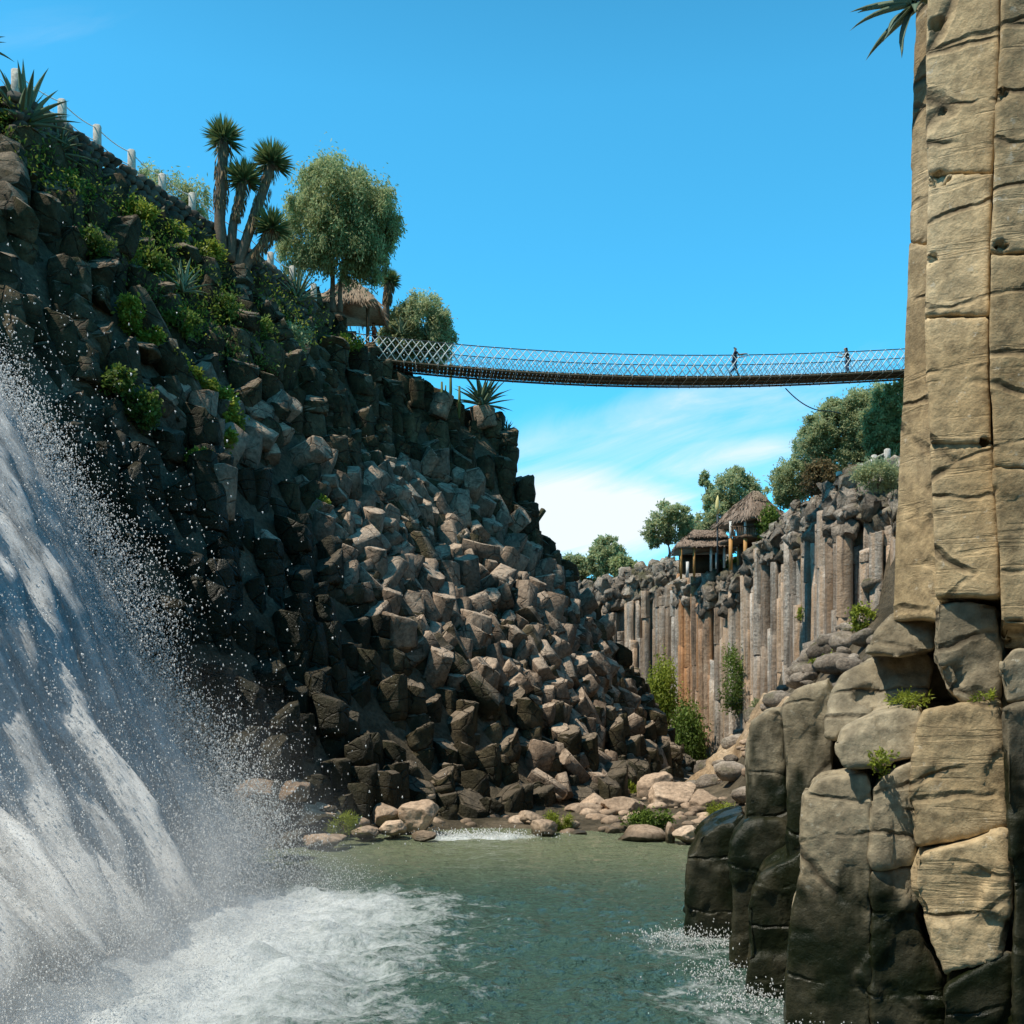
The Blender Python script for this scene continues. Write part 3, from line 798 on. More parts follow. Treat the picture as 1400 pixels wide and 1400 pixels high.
rock('boulder', 'dark green slimy rock at the waterline in front of the black ones', 'grey',
     dict(outline=[(1018, 1410), (1021, 1240), (1040, 1194), (1078, 1172), (1115, 1150), (1125, 1410)], D=14.8, thick=1.8, a=-.1, seed=109, wet_shade_z=4.5, tint=.2, voxel=.06, amp=.045))
rock('basalt_column', 'tall grey round-shouldered column with a wet, shaded lower half at the bottom right', 'grey',
     dict(outline=[(1099, 1085), (1118, 1064), (1186, 1055), (1192, 1075), (1194, 1250), (1193, 1460), (1066, 1460), (1080, 1250), (1096, 1180)], D=12.7, thick=2.2, a=-.35, seed=111, wet_shade_z=1.9, tint=.75, voxel=.05))
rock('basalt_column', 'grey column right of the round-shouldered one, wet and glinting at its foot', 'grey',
     dict(outline=[(1190, 1080), (1206, 1056), (1251, 1040), (1254, 1120), (1252, 1184), (1192, 1190)], D=12.4, thick=2.2, a=-.1, seed=113, wet_shade_z=1.4, tint=.7, voxel=.05),
     dict(outline=[(1192, 1192), (1252, 1184), (1256, 1260), (1290, 1340), (1300, 1460), (1193, 1460)], D=12.45, thick=2.2, a=-.1, seed=114, wet_shade_z=1.8, tint=.6, voxel=.05, amp=.06))
rock('boulder', 'smooth pale brown slab lying across the column tops beside the big square block', 'grey',
     dict(outline=[(1138, 1026), (1148, 996), (1198, 972), (1258, 963), (1266, 985), (1256, 1035), (1200, 1050), (1152, 1054)], D=12.5, thick=2.0, b=.25, seed=115, tint=.75, voxel=.05))
rock('basalt_column', 'big square tan block at the right, upper of two stacked under the pillar', 'tan',
     dict(outline=[(1250, 990), (1260, 968), (1310, 962), (1368, 957), (1376, 1010), (1379, 1128), (1330, 1143), (1250, 1160), (1246, 1090)], D=11.9, thick=2.2, a=-.3, seed=117, tint=.35, voxel=.045))
rock('basalt_column', 'lower of two stacked tan blocks at the right, tapering to a rounded bottom', 'tan',
     dict(outline=[(1248, 1186), (1258, 1163), (1326, 1150), (1379, 1134), (1382, 1240), (1370, 1306), (1335, 1320), (1292, 1334), (1272, 1290), (1262, 1245), (1248, 1222)], D=11.7, thick=2.2, a=-.3, seed=119, tint=.5, voxel=.045))
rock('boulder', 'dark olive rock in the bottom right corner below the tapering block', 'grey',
     dict(outline=[(1282, 1460), (1292, 1350), (1330, 1328), (1384, 1300), (1392, 1460)], D=11.6, thick=2.0, seed=121, wet_shade_z=1.7, tint=.3, voxel=.05))
rock('basalt_column', 'pale rounded block at the right edge above the dark cleft', 'grey',
     dict(outline=[(1367, 905), (1385, 885), (1450, 880), (1450, 955), (1372, 962)], D=11.4, thick=2.2, seed=123, tint=.95, voxel=.05))
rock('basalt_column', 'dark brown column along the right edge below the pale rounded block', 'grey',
     dict(outline=[(1372, 966), (1450, 958), (1450, 1460), (1386, 1460), (1382, 1150)], D=11.3, thick=2.2, a=.35, seed=125, tint=.15, voxel=.055, wet_shade_z=3.2))
# solid rock behind those blocks
V, Fc, t, w = slab([(1085, 1000), (1150, 960), (1290, 850), (1560, 840), (1560, 1500), (1085, 1500)], 15.2, 5, voxel=.12, seed=131, amp=.08, wet_shade_z=3.0, tint=.2)
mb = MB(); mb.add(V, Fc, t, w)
V, Fc, t, w = slab([(1275, -80), (1560, -80), (1560, 900), (1270, 900)], 13.8, 3, voxel=.14, seed=133, amp=.08, tint=.3); mb.add(V, Fc, t, w)
tag(mb.build('pillar_bank', M['grey'], smooth=True), kind='structure')

# ------------------------------------------------------------------ water
LAND = lambda y: -5.4 - .05 * (25 - y)           # line where the falling water lands
def pool():
    nx, ny = 340, 380
    xs = np.linspace(-19, 17, nx); ys = 8 + (44 - 8) * np.linspace(0, 1, ny) ** 1.15
    X, Y = np.meshgrid(xs, ys); x = X.ravel(); y = Y.ravel(); q = np.stack([x, y, 0 * x], 1)
    dl = x - LAND(y)
    turb = np.exp(-np.clip(dl, 0, None) / 3.2) * sstep(29, 23, y)
    foam = np.exp(-(np.clip(dl - .2, 0, None) / 4.3) ** 1.5) * sstep(26.5, 21.5, y + 1.2 * fbm(q * .5, 3)) * .85
    foam = np.maximum(foam, .34 * sstep(21, 15, y) * sstep(1.5, -4, x))
    # foam round the right-hand rocks
    dr = np.minimum(np.hypot((x - 3.4) / 1.4, (y - 18.2) / 1.6), np.hypot((x - 3.2) / 1.6, (y - 14.6) / 1.8))
    foam = np.maximum(foam,   .31 * np.exp(-np.clip(dr - .72, 0, None) * 2.2))
    # rapids on the far side
    dq = np.hypot((x + 1.2) / 2.6, (y - 35.2) / 1.1)
    foam = np.maximum(foam, .66 * sstep(1.35, .2, dq)); turb = np.maximum(turb, .5 * sstep(1.4, .3, dq))
    amp = .05 + .08 * sstep(28, 15, y) + .16 * turb
    z = amp * (fbm(q * np.array([.9, 1.3, 1]), 61, 4) * 1.3 + .5 * fbm(q * np.array([2.2, 3.4, 1]), 62, 3) + .35 * np.abs(fbm(q * 4.5, 63, 3)))
    z += .35 * turb * np.clip(fbm(q * 1.4, 64, 3), 0, 1)
    mb = MB(); i = np.arange(nx * ny).reshape(ny, nx)
    f = np.stack([i[:-1, :-1], i[:-1, 1:], i[1:, 1:], i[1:, :-1]], -1).reshape(-1, 4)
    mb.add(np.stack([x, y, z], 1), f, sstep(33, 22, y), foam)
    t = NT('pool_water'); pos = t.pos()
    deep = t.mix(t.attr('tint'), (.25, .29, .17), (.075, .150, .115))
    h1 = t.noise(t.scale(pos, (1.0, 1.6, 1.0)), 3.0, 6, .6)
    h2 = t.noise(t.scale(pos, (1.0, 1.8, 1.0)), 9.0, 4, .6)
    nrm = t.bump(t.math('ADD', h1, t.math('MULTIPLY', h2, .4)), 1.0, .42)
    water = t.principled(deep, .07, nrm, .5)
    fo = t.attr('wet')
    fn = t.noise(t.scale(pos, (1.0, 1.3, 1.0)), 1.6, 10, .72, .8)
    fn2 = t.noise(pos, 9.0, 6, .7, .6)
    m = t.math('ADD', fo, t.math('ADD', t.math('MULTIPLY', fn, .9), t.math('MULTIPLY', fn2, .45)))
    mask = t.ramp(t.math('MULTIPLY', m, .5), [(.48, 0.0), (.56, .45), (.72, 1.0)])
    fb = t.new('ShaderNodeBsdfDiffuse'); fb.inputs[0].default_value = (.80, .85, .86, 1)
    t.link(t.bump(t.noise(pos, 5, 8, .7), 1.0, .15), fb.inputs['Normal'])
    ms = t.new('ShaderNodeMixShader'); t.link(mask, ms.inputs[0]); t.link(water, ms.inputs[1]); t.link(fb.outputs[0], ms.inputs[2])
    tag(mb.build('water', t.done(ms.outputs[0]), smooth=True), kind='structure')
pool()

# ------------------------------------------------------------------ waterfall
PATH = np.array([(-17.6, 14.0), (-16.2, 14.1), (-14.8, 13.9), (-13.3, 13.0), (-11.9, 11.1), (-10.7, 8.8), (-9.7, 6.6), (-8.8, 4.6), (-7.7, 2.5), (-6.7, .9), (-6.1, -.1)])
_pl = np.concatenate([[0], np.cumsum(np.linalg.norm(np.diff(PATH, axis=0), axis=1))]); _pl /= _pl[-1]
def fall(u, y, lift=0.0):
    """point on the falling water: u 0..1 along the fall"""
    x = np.interp(u, _pl, PATH[:, 0]); z = np.interp(u, _pl, PATH[:, 1])
    sh = (25 - y) * -.10
    return x + sh + lift * .75, y + 0 * u, z + lift * .45

def waterfall():
    root = thing('waterfall', 'broad white waterfall with flying spray pouring into the pool from the left', 'waterfall', (-8, 19, 0))
    def water_mat(name, alpha_gain, col):
        t = NT(name); pos = t.pos()
        # streaks follow the slope of the fall
        x = t.new('ShaderNodeMapping'); t.link(pos, x.inputs[0]); x.inputs['Rotation'].default_value = (0, math.radians(-60), 0); 
        y = t.scale(x.outputs[0], (.55, 1.9, 1.9))
        n1 = t.noise(y, 1.3, 10, .75, .9); n2 = t.noise(pos, 24, 6, .85)
        m = t.math('ADD', t.math('MULTIPLY', n1, .5), t.math('MULTIPLY', n2, .5))
        a = t.math('MULTIPLY', t.math('ADD', t.attr('wet'), t.math('MULTIPLY', t.math('SUBTRACT', m, .5), 3.6)), alpha_gain, True)
        a = t.math('MULTIPLY', a, t.ramp(t.attr('wet'), [(.0, 0.0), (.25, 1.0)]))
        # broken white water scatters like a cloud of drops: its mean facing is upwards and towards the open gorge
        nc = t.new('ShaderNodeTexNoise'); t.link(y, nc.inputs['Vector']); nc.inputs['Scale'].default_value = 2.6; nc.inputs['Detail'].default_value = 8; nc.inputs['Roughness'].default_value = .7
        na = t.new('ShaderNodeVectorMath', operation='MULTIPLY_ADD'); t.link(nc.outputs['Color'], na.inputs[0]); na.inputs[1].default_value = (2.4, 2.4, 2.4); na.inputs[2].default_value = (-1.2, -1.75, -.35)
        nn_ = t.new('ShaderNodeVectorMath', operation='NORMALIZE'); t.link(na.outputs[0], nn_.inputs[0]); nb = nn_.outputs[0]
        d = t.new('ShaderNodeBsdfDiffuse'); d.inputs[0].default_value = col + (1,); t.link(nb, d.inputs['Normal'])
        tl = t.new('ShaderNodeBsdfTranslucent'); tl.inputs[0].default_value = col + (1,); t.link(nb, tl.inputs['Normal'])
        mx = t.new('ShaderNodeMixShader'); mx.inputs[0].default_value = .3
        t.link(d.outputs[0], mx.inputs[1]); t.link(tl.outputs[0], mx.inputs[2])
        tr = t.new('ShaderNodeBsdfTransparent'); ms = t.new('ShaderNodeMixShader')
        t.link(a, ms.inputs[0]); t.link(tr.outputs[0], ms.inputs[1]); t.link(mx.outputs[0], ms.inputs[2])
        return t.done(ms.outputs[0])
    wm = water_mat('white_water', .95, (.93, .95, .95))
    mb = MB()
    def streams(u, y):
        """how much solid water runs at u along the fall, y across: a few ragged streams with thin spray between"""
        w = y + .9 * fbm(np.stack([u * 2.2, y * .25, 0 * u], 1), 33, 3) + 2.2 * u
        s = 0
        for c0, wd, a in ((25.0, .9, .75), (22.4, 1.3, 1.0), (19.2, 1.5, .95), (16.0, 1.6, 1.0), (12.8, 1.6, 1.0)):
            s = np.maximum(s, a * np.exp(-((w - 2.0 - c0) / wd) ** 2))
        return s
    for k, (lift, y0, y1, dens) in enumerate([(0, 10.0, 25.6, .42), (.5, 10, 24.9, .50), (1.2, 10, 23.8, .52)]):
        nu, nv = 110, 100
        U, Yv = np.meshgrid(np.linspace(.03, 1.03, nu), np.linspace(y0, y1, nv)); u = U.ravel(); y = Yv.ravel()
        nn = fbm(np.stack([u * 3, y * .7, 0 * u + k * 5], 1), 70 + k, 4)
        n2 = fbm(np.stack([u * 2.2, y * 1.6, 0 * u + k * 7], 1), 80 + k, 5)
        n3 = fbm(np.stack([u * 9, y * 2.2, 0 * u + k * 7], 1), 85 + k, 4)
        x, yy, z = fall(np.minimum(u, 1), y, lift * (.25 + .75 * u) + .9 * nn * (.3 + u) + .5 * n2 + .25 * n3)
        z = np.maximum(z + .12 * n3, -.2)
        edge = sstep(y1, y1 - 1.6 - 1.4 * u, y + 1.2 * nn + .5 * n3) * sstep(y0, y0 + 2, y)
        den = dens * edge * (.40 + 1.15 * streams(u, y) + .55 * n2 + .3 * n3 + .15 * u) * sstep(1.03, .93, u + .05 * n3)
        i = np.arange(nu * nv).reshape(nv, nu)
        f = np.stack([i[:-1, :-1], i[:-1, 1:], i[1:, 1:], i[1:, :-1]], -1).reshape(-1, 4)
        mb.add(np.stack([x, yy, z], 1), f, .5, np.clip(den, 0, 1))
    mb.build('water_sheet', wm, root, True)
    # drops: thick along the streams and at the ragged right edge, fine as mist near the foot
    q = np.random.default_rng(5)
    drops = MB()
    tet = np.array([(1, 1, 1), (1, -1, -1), (-1, 1, -1), (-1, -1, 1)], float) * .8
    tf = np.array([(0, 1, 2), (0, 3, 1), (0, 2, 3), (1, 3, 2)])
    def put(pp, sz):
        pp = pp[:]; ok = (pp[:, 2] > .0) & (pp[:, 1] > 9); pp = pp[ok]; sz = sz[ok]; n = len(pp)
        ax = q.normal(size=(n, 3)); ax /= np.linalg.norm(ax, axis=1)[:, None]; an = q.uniform(0, 6.28, n)
        c, s_ = np.cos(an)[:, None, None], np.sin(an)[:, None, None]
        v = np.broadcast_to(tet[None], (n, 4, 3)); a = ax[:, None, :]
        rot = v * c + np.cross(np.broadcast_to(a, v.shape), v) * s_ + a * (v * a).sum(-1, keepdims=True) * (1 - c)
        st = np.ones((n, 1, 3)); st[:, 0, 2] = 1 + q.random(n) * 1.2
        V = (rot * st * sz[:, None, None] + pp[:, None, :]).reshape(-1, 3)
        drops.add(V, (tf[None] + (np.arange(n) * 4)[:, None, None]).reshape(-1, 3), .5)
    N = 160000
    u = q.beta(1.5, 1.1, N) * .97 + .03; y = q.uniform(10, 25.8, N)
    keep = q.random(N) < .35 + .65 * streams(u, y); u, y = u[keep], y[keep]; N = len(u)
    rim = q.random(N) < .30; y[rim] = 25.6 - np.abs(q.normal(0, 1.3, rim.sum()))
    cl = fbm(np.stack([u * 14, y * 2.5, 0 * u], 1), 44, 3)
    off = np.abs(q.normal(0, 1, N)) * (.2 + .62 * u) * (1 + 1.1 * cl)
    x, yy, z = fall(u, y, off)
    x = x + q.normal(0, .10, N); yy = yy + q.normal(0, .25, N); z = z + q.normal(0, .22, N)
    far = q.random(N) < .045
    x[far] += q.exponential(.9, far.sum()); z[far] += q.exponential(.5, far.sum())
    put(np.stack([x, yy, z], 1), np.clip(q.lognormal(-4.8, .42, N), .004, .019) * np.clip(yy / 20, .5, 1.2))
    # fine mist
    N = 170000
    y = 9.5 + 16.3 * q.random(N) ** .9; kx = q.normal(0, 1, N)
    x = LAND(y) - 1.2 + kx * 1.25; z = np.abs(q.normal(0, 1.45, N)) * np.exp(-np.clip(x - LAND(y), 0, None) * .9)
    cl = fbm(np.stack([x * .8, y * .8, z * .8], 1), 47, 4)
    keep = q.random(N) < np.clip(.5 + 1.3 * cl, .03, 1); x, y, z = x[keep], y[keep], z[keep]
    put(np.stack([x, y, z], 1), q.uniform(.004, .010, len(x)))
    # drifting mist: a real volume standing over the landing line
    mv = MB()
    ys_ = np.linspace(8.5, 27.5, 12); V = []; Fm = []
    for yv in ys_:
        for dx, zz in ((-4.2, .02), (3.4, .02), (2.2, 2.2), (-.4, 5.6), (-3.6, 6.6)): V.append((LAND(yv) + dx, yv, zz))
    for a in range(11):
        for b in range(5): Fm.append((a * 5 + b, a * 5 + (b + 1) % 5, a * 5 + 5 + (b + 1) % 5, a * 5 + 5 + b))
    Fm += [(4, 3, 2, 1, 0), tuple(55 + b for b in range(5))]
    mv.add(V, Fm)
    t = NT('mist_volume'); pos = t.pos()
    sx = t.new('ShaderNodeSeparateXYZ'); t.link(pos, sx.inputs[0])
    rel = t.math('ADD', sx.outputs[0], t.math('SUBTRACT', 6.65, t.math('MULTIPLY', sx.outputs[1], .05)))   # metres out from the landing line
    hz = t.ramp(t.math('MULTIPLY', sx.outputs[2], 1 / 6.5), [(.0, 1.0), (.16, .6), (.42, .12), (.85, 0.0)])
    rx_ = t.ramp(t.math('ADD', t.math('MULTIPLY', rel, 1 / 8.0), .525), [(.0, 0.0), (.25, .8), (.5, 1.0), (.72, .35), (.98, 0.0)])
    yv = t.ramp(t.math('MULTIPLY', sx.outputs[1], 1 / 30), [(.28, 0.0), (.4, 1.0), (.68, .8), (.83, 0.0)])
    nv_ = t.ramp(t.noise(pos, .75, 6, .6, .5), [(.36, 0.0), (.66, 1.0)])
    den = t.math('MULTIPLY', t.math('MULTIPLY', hz, rx_), t.math('MULTIPLY', nv_, yv))
    vs = t.new('ShaderNodeVolumeScatter'); vs.inputs['Color'].default_value = (.97, .98, 1, 1); vs.inputs['Anisotropy'].default_value = .2
    t.link(t.math('MULTIPLY', den, .5), vs.inputs['Density'])
    t.link(vs.outputs[0], t.out.inputs['Volume'])
    o = mv.build('mist', t.m, root); o['kind'] = 'stuff'
    bm = bmesh.new(); bm.from_mesh(o.data); bmesh.ops.recalc_face_normals(bm, faces=bm.faces); bm.to_mesh(o.data); bm.free()
    spl = []
    for (cx_, cy_, n_) in ((3.15, 18.6, 700), (3.9, 18.4, 500), (3.5, 16.2, 500), (3.55, 14.6, 700), (3.75, 12.6, 900), (4.6, 18.2, 300)):
        a = q.normal(0, 1, (n_, 3)) * np.array([.35, .3, .14]); a[:, 2] = np.abs(a[:, 2]); spl.append(a + np.array([cx_ - .25, cy_ - .35, .02]))
    spl = np.concatenate(spl); put(spl, q.uniform(.004, .013, len(spl)))
    ra = np.column_stack([q.normal(-1.2, 1.1, 900), q.normal(35.0, .5, 900), np.abs(q.normal(0, .10, 900)) + .05]); put(ra, q.uniform(.008, .022, 900))
    t = NT('water_drop')
    d = t.new('ShaderNodeBsdfDiffuse'); d.inputs[0].default_value = (.95, .96, .96, 1)
    tl = t.new('ShaderNodeBsdfTranslucent'); tl.inputs[0].default_value = (.95, .96, .96, 1)
    mx = t.new('ShaderNodeMixShader'); mx.inputs[0].default_value = .6
    t.link(d.outputs[0], mx.inputs[1]); t.link(tl.outputs[0], mx.inputs[2])
    o = drops.build('spray_drops', t.done(mx.outputs[0]), root, False); o['kind'] = 'stuff'
waterfall()
# dark wet ledges under the fall
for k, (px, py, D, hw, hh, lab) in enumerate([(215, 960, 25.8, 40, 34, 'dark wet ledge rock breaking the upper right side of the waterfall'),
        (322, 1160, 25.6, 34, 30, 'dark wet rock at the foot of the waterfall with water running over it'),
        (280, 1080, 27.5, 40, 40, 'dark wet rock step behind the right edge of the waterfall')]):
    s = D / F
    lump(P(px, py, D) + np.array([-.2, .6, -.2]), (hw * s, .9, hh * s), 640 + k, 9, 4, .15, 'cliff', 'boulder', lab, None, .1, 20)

# ------------------------------------------------------------------ plants
def leaves(mb, cen, dirs, L, W, tint):
    n = len(cen); dirs = dirs / (np.linalg.norm(dirs, axis=1)[:, None] + 1e-9)
    s = np.cross(dirs, rng.normal(size=(n, 3))); s /= np.linalg.norm(s, axis=1)[:, None] + 1e-9
    L = np.broadcast_to(L, (n,))[:, None]; W = np.broadcast_to(W, (n,))[:, None]
    V = np.stack([cen, cen + dirs * L * .5 + s * W, cen + dirs * L, cen + dirs * L * .5 - s * W], 1).reshape(-1, 3)
    Fc = np.arange(4 * n).reshape(n, 4)
    mb.add(V, Fc, np.repeat(np.clip(tint, 0, 1), 4))

def crown(mb, ells, nclump, per, L, W, droop=0.0, spread=.22, seed=0):
    q = np.random.default_rng(seed)
    vols = np.array([e[3] * e[4] * e[5] for e in ells]); vols = vols ** .67 / (vols ** .67).sum()
    for k in range(nclump):
        e = ells[q.choice(len(ells), p=vols)]; c = np.array(e[:3]); r = np.array(e[3:])
        d = q.normal(size=3); d /= np.linalg.norm(d); d *= q.uniform(.35, 1.12) ** .5
        cc = c + d * r * .92
        m = max(4, int(per * q.uniform(.5, 1.5)))
        sp = r.mean() * spread * q.uniform(.6, 1.4)
        cen = cc + q.normal(size=(m, 3)) * np.array([1, 1, 1 + droop]) * sp * .55 - np.array([0, 0, droop * sp * .5])
        dirs = q.normal(size=(m, 3)) - np.array([0, 0, droop * 2.4]) + .4 * d
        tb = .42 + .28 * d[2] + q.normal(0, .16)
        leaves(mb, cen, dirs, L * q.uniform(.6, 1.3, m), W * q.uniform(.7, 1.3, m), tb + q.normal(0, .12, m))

def pxell(px, py, D, rx, ry, depth=None):
    c = P(px, py, D); s = D / F
    return (c[0], c[1], c[2], rx * s, (depth if depth else (rx + ry) / 2) * s, ry * s)

def tree(name, label, base, ells, nclump, per, L, W, mat, limbs, droop=0.0, spread=.22, seed=0, group=None, r0=.2):
    t = thing(name, label, 'tree', base, group)
    tb = MB()
    b = np.asarray(base, float)
    for (pts, ra) in limbs:
        pts = np.array(pts, float); k = len(pts) * 4
        tt = np.linspace(0, 1, k); s = np.linspace(0, 1, len(pts))
        q = np.stack([np.interp(tt, s, pts[:, i]) for i in range(3)], 1) + .06 * np.stack([fbm(np.stack([tt * 4, 0 * tt + seed + j, 0 * tt], 1), seed + j, 2) for j in range(3)], 1)
        tube(tb, q, np.interp(tt, [0, 1], [ra, ra * .3]), 7)
    tb.build('trunk', M['bark'], t, True)
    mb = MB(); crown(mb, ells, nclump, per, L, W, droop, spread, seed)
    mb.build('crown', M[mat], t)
    return t
def auto_limbs(base, ells, seed, ra, n=7, straight=.35):
    q = np.random.default_rng(seed); b = np.asarray(base, float)
    out = []; top = np.mean([e[:3] for e in ells], axis=0)
    fork = b + (top - b) * straight
    out.append(([b, (b + fork) / 2 + q.normal(0, .08, 3), fork], ra))
    for k in range(n):
        e = ells[k % len(ells)]
        d = q.normal(size=3); d[2] = abs(d[2]); d /= np.linalg.norm(d)
        tip = np.array(e[:3]) + d * np.array(e[3:]) * .8
        out.append(([fork, (fork + tip) / 2 + q.normal(0, .2, 3), tip], ra * .5))
    return out

# drooping pepper tree on the left crest
e = [pxell(455, 270, 53, 62, 55), pxell(500, 300, 53, 48, 55), pxell(425, 310, 53, 48, 50), pxell(470, 340, 53, 55, 42), pxell(505, 345, 53, 32, 38), pxell(405, 345, 53.5, 28, 36), pxell(450, 245, 53, 38, 30), pxell(520, 300, 53, 30, 35)]
b = P(456, 425, 53.5)
lb = [([b, P(455, 390, 53.4), P(452, 340, 53.2), P(445, 280, 53)], .17), ([b + np.array([.35, .1, 0]), P(466, 385, 53.3), P(480, 330, 53), P(495, 280, 53)], .14), ([P(454, 370, 53.3), P(425, 330, 53.2), P(410, 320, 53)], .08), ([P(470, 360, 53.3), P(510, 330, 53), P(525, 305, 53)], .07)]
tree('pepper_tree', 'large round weeping tree with fine drooping leaves above the thatched hut', b, e, 560, 130, .22, .034, 'pirul', lb, .7, .15, 3)
e = [pxell(575, 440, 61, 38, 38), pxell(555, 455, 61, 30, 35), pxell(600, 460, 61, 22, 34), pxell(535, 470, 61, 22, 30), pxell(580, 475, 61, 34, 26)]
b = P(575, 505, 61); tree('olive_tree', 'dense brownish-green round tree behind the left end of the bridge', b, e, 360, 120, .20, .04, 'leaf', auto_limbs(b, e, 2, .15), .3, .16, 4)
e = [pxell(240, 268, 56, 40, 26), pxell(200, 245, 56, 22, 18), pxell(268, 275, 56, 18, 28)]
b = P(240, 310, 56); tree('olive_tree', 'pale green treetop showing behind the white posts on the left crest', b, e, 70, 90, .24, .03, 'pirul', auto_limbs(b, e, 5, .12), .5, .26, 6)

# trees on the far plateau and right hill
def ftree(label, px, py, D, ells, seed, mat='leaf', name='olive_tree', nc=110, per=80, L=.30, W=.055, droop=.0):
    b = P(px, py, D); es = [pxell(*q) for q in ells]
    return tree(name, label, b, es, int(nc * 1.5), per, L * .85, W, mat, auto_limbs(b, es, seed, .2, 9, .45), droop, .17, seed)
ftree('light olive tree at the far left of the distant plateau, lower than its neighbour', 790, 800, 128, [(785, 780, 128, 22, 20), (805, 786, 128, 16, 14), (772, 775, 128, 10, 12)], 11, L=.5, W=.1, nc=70)
ftree('tall pointed olive tree on the distant plateau left of the gorge', 825, 790, 124, [(828, 755, 124, 24, 20), (822, 770, 124, 22, 20), (830, 742, 124, 14, 12)], 12, L=.5, W=.1, nc=80)
ftree('small yellowish round tree right of the pointed tree on the distant plateau', 852, 795, 122, [(848, 775, 122, 16, 16), (862, 778, 122, 12, 12)], 13, 'pirul', L=.5, W=.1, nc=50)
ftree('loose airy tree standing alone left of the thatched pavilion', 915, 765, 98, [(912, 705, 98, 24, 18), (900, 725, 98, 22, 18), (925, 722, 98, 20, 20), (893, 740, 98, 12, 10), (935, 710, 98, 12, 18)], 14, nc=100, per=60, L=.4, W=.07)
ftree('big round tree behind the balcony hut', 1005, 740, 92, [(1005, 675, 92, 34, 28), (985, 700, 92, 28, 30), (1030, 690, 92, 25, 30), (965, 720, 92, 20, 22), (1005, 655, 92, 22, 14)], 15, nc=140, L=.4, W=.07)
ftree('thin ragged treetop sticking up left of the big round tree', 975, 740, 95, [(963, 655, 95, 5, 10), (968, 672, 95, 8, 12), (975, 690, 95, 10, 12)], 16, nc=30, per=50, L=.4, W=.07)
ftree('low grey-green tree between the airy tree and the pavilion', 950, 760, 100, [(945, 725, 100, 16, 18), (960, 735, 100, 14, 14)], 17, nc=45, L=.4, W=.08)
ftree('large spreading grey-green tree at the left end of the right hillside', 1090, 690, 76, [(1085, 655, 76, 30, 32), (1112, 615, 76, 30, 30), (1072, 672, 76, 18, 22), (1120, 650, 76, 26, 26)], 18, nc=230, L=.28, W=.05)
ftree('tall olive tree with dark forked trunks on the right hillside under the bridge', 1172, 640, 68, [(1140, 580, 68, 40, 30), (1175, 570, 68, 34, 36), (1120, 600, 68, 26, 26), (1185, 605, 68, 40, 30), (1150, 560, 68, 30, 18), (1150, 625, 68, 40, 24), (1200, 555, 68, 36, 26)], 19, nc=420, per=80, L=.26, W=.045)
ftree('brighter green tree beside the tall pillar on the right hillside', 1212, 640, 62, [(1212, 560, 62, 26, 28), (1225, 595, 62, 28, 30), (1205, 610, 62, 22, 22), (1235, 550, 62, 26, 28), (1200, 585, 62, 26, 30), (1225, 625, 62, 30, 18)], 20, 'pirul', nc=300, per=80, L=.28, W=.05)

def shrub(label, px, py, D, rx, ry, mat, seed, nc=26, per=50, L=.2, W=.05, name='shrub', droop=0.0, group=None):
    c = P(px, py, D); s = D / F
    base = c - np.array([0, 0, ry * s * .9])
    t = thing(name, label, 'shrub', base, group)
    tb = MB(); q = np.random.default_rng(seed)
    for k in range(5):
        tip = c + q.normal(0, .35, 3) * np.array([rx, (rx + ry) / 2, ry]) * s
        tube(tb, [base, (base + tip) / 2 + q.normal(0, .03, 3), tip], [.03, .02, .008], 5)
    tb.build('stem', M['bark'], t)
    mb = MB(); crown(mb, [(c[0], c[1], c[2], rx * s, max(.25, (rx + ry) / 2.4 * s), ry * s)], nc, per, L, W, droop, .34, seed)
    mb.build('foliage', M[mat], t)
    return t
def hs(label, px, py, rx, ry, mat, seed, off=.35, **kw):
    p = hit(px, py, 20); D = p[1] - off
    return shrub(label, px, py, D, rx, ry, mat, seed, **kw)
hs('dark green leafy bush under the balcony hut', 1011, 780, 18, 20, 'vine', 31, nc=50, per=60, L=.3, W=.08)
shrub('bright green creeper hanging beside the balcony hut', 1052, 722, 76.5, 14, 28, 'vine', 32, 40, 60, .28, .08)
shrub('russet-leaved bush on the right clifftop before the hillside trees', 1120, 655, 66, 22, 22, 'dry', 33, 50, 60, .26, .06)
shrub('grey-green bush at the top of the right cliff next to the pillar', 1200, 650, 49, 30, 20, 'leaf', 34, 60, 60, .2, .03)
hs('green plant hanging in a gap between the far columns below the dark opening', 998, 835, 15, 28, 'vine', 35, nc=60, per=60, L=.26, W=.07)
shrub('upper bright green creeper on the far columns beside the left cliff', 906, 945, 82, 16, 44, 'grass', 36, 90, 80, .28, .06, droop=.6)
shrub('lower dark green creeper hanging down to the boulder bed', 938, 1015, 80, 17, 58, 'vine', 37, 130, 80, .28, .07, droop=.6)
shrub('sparse green vine down the columns right of the orange stain', 1002, 930, 76, 12, 44, 'vine', 38, 50, 50, .24, .05, droop=.5)
hs('small green plant on the talus above the rock mound', 1040, 965, 12, 10, 'leaf', 39, nc=14, per=40)
hs('leafy green plant growing beside the top of the brown sloping slab', 1178, 845, 16, 18, 'grass', 40, nc=26, per=40, L=.16, W=.06)
hs('yellow-green weed strip along the edge of the brown slope', 1135, 905, 24, 7, 'grass', 41, nc=20, per=40, L=.16)
shrub('small bright fern on the long smooth brown rock', 1243, 958, 12.9, 22, 9, 'grass', 42, 12, 40, .07, .010)
shrub('tiny yellow-green tuft above the big square block', 1345, 955, 11.9, 12, 6, 'grass', 43, 8, 40, .06, .009)
shrub('small weed growing in the crack below the pale brown slab', 1203, 1040, 12.3, 10, 16, 'grass', 44, 12, 30, .05, .014)
hs('bright green shrub among the boulders of the far shore', 866, 1080, 14, 10, 'grass', 45, nc=24, per=50, L=.16)
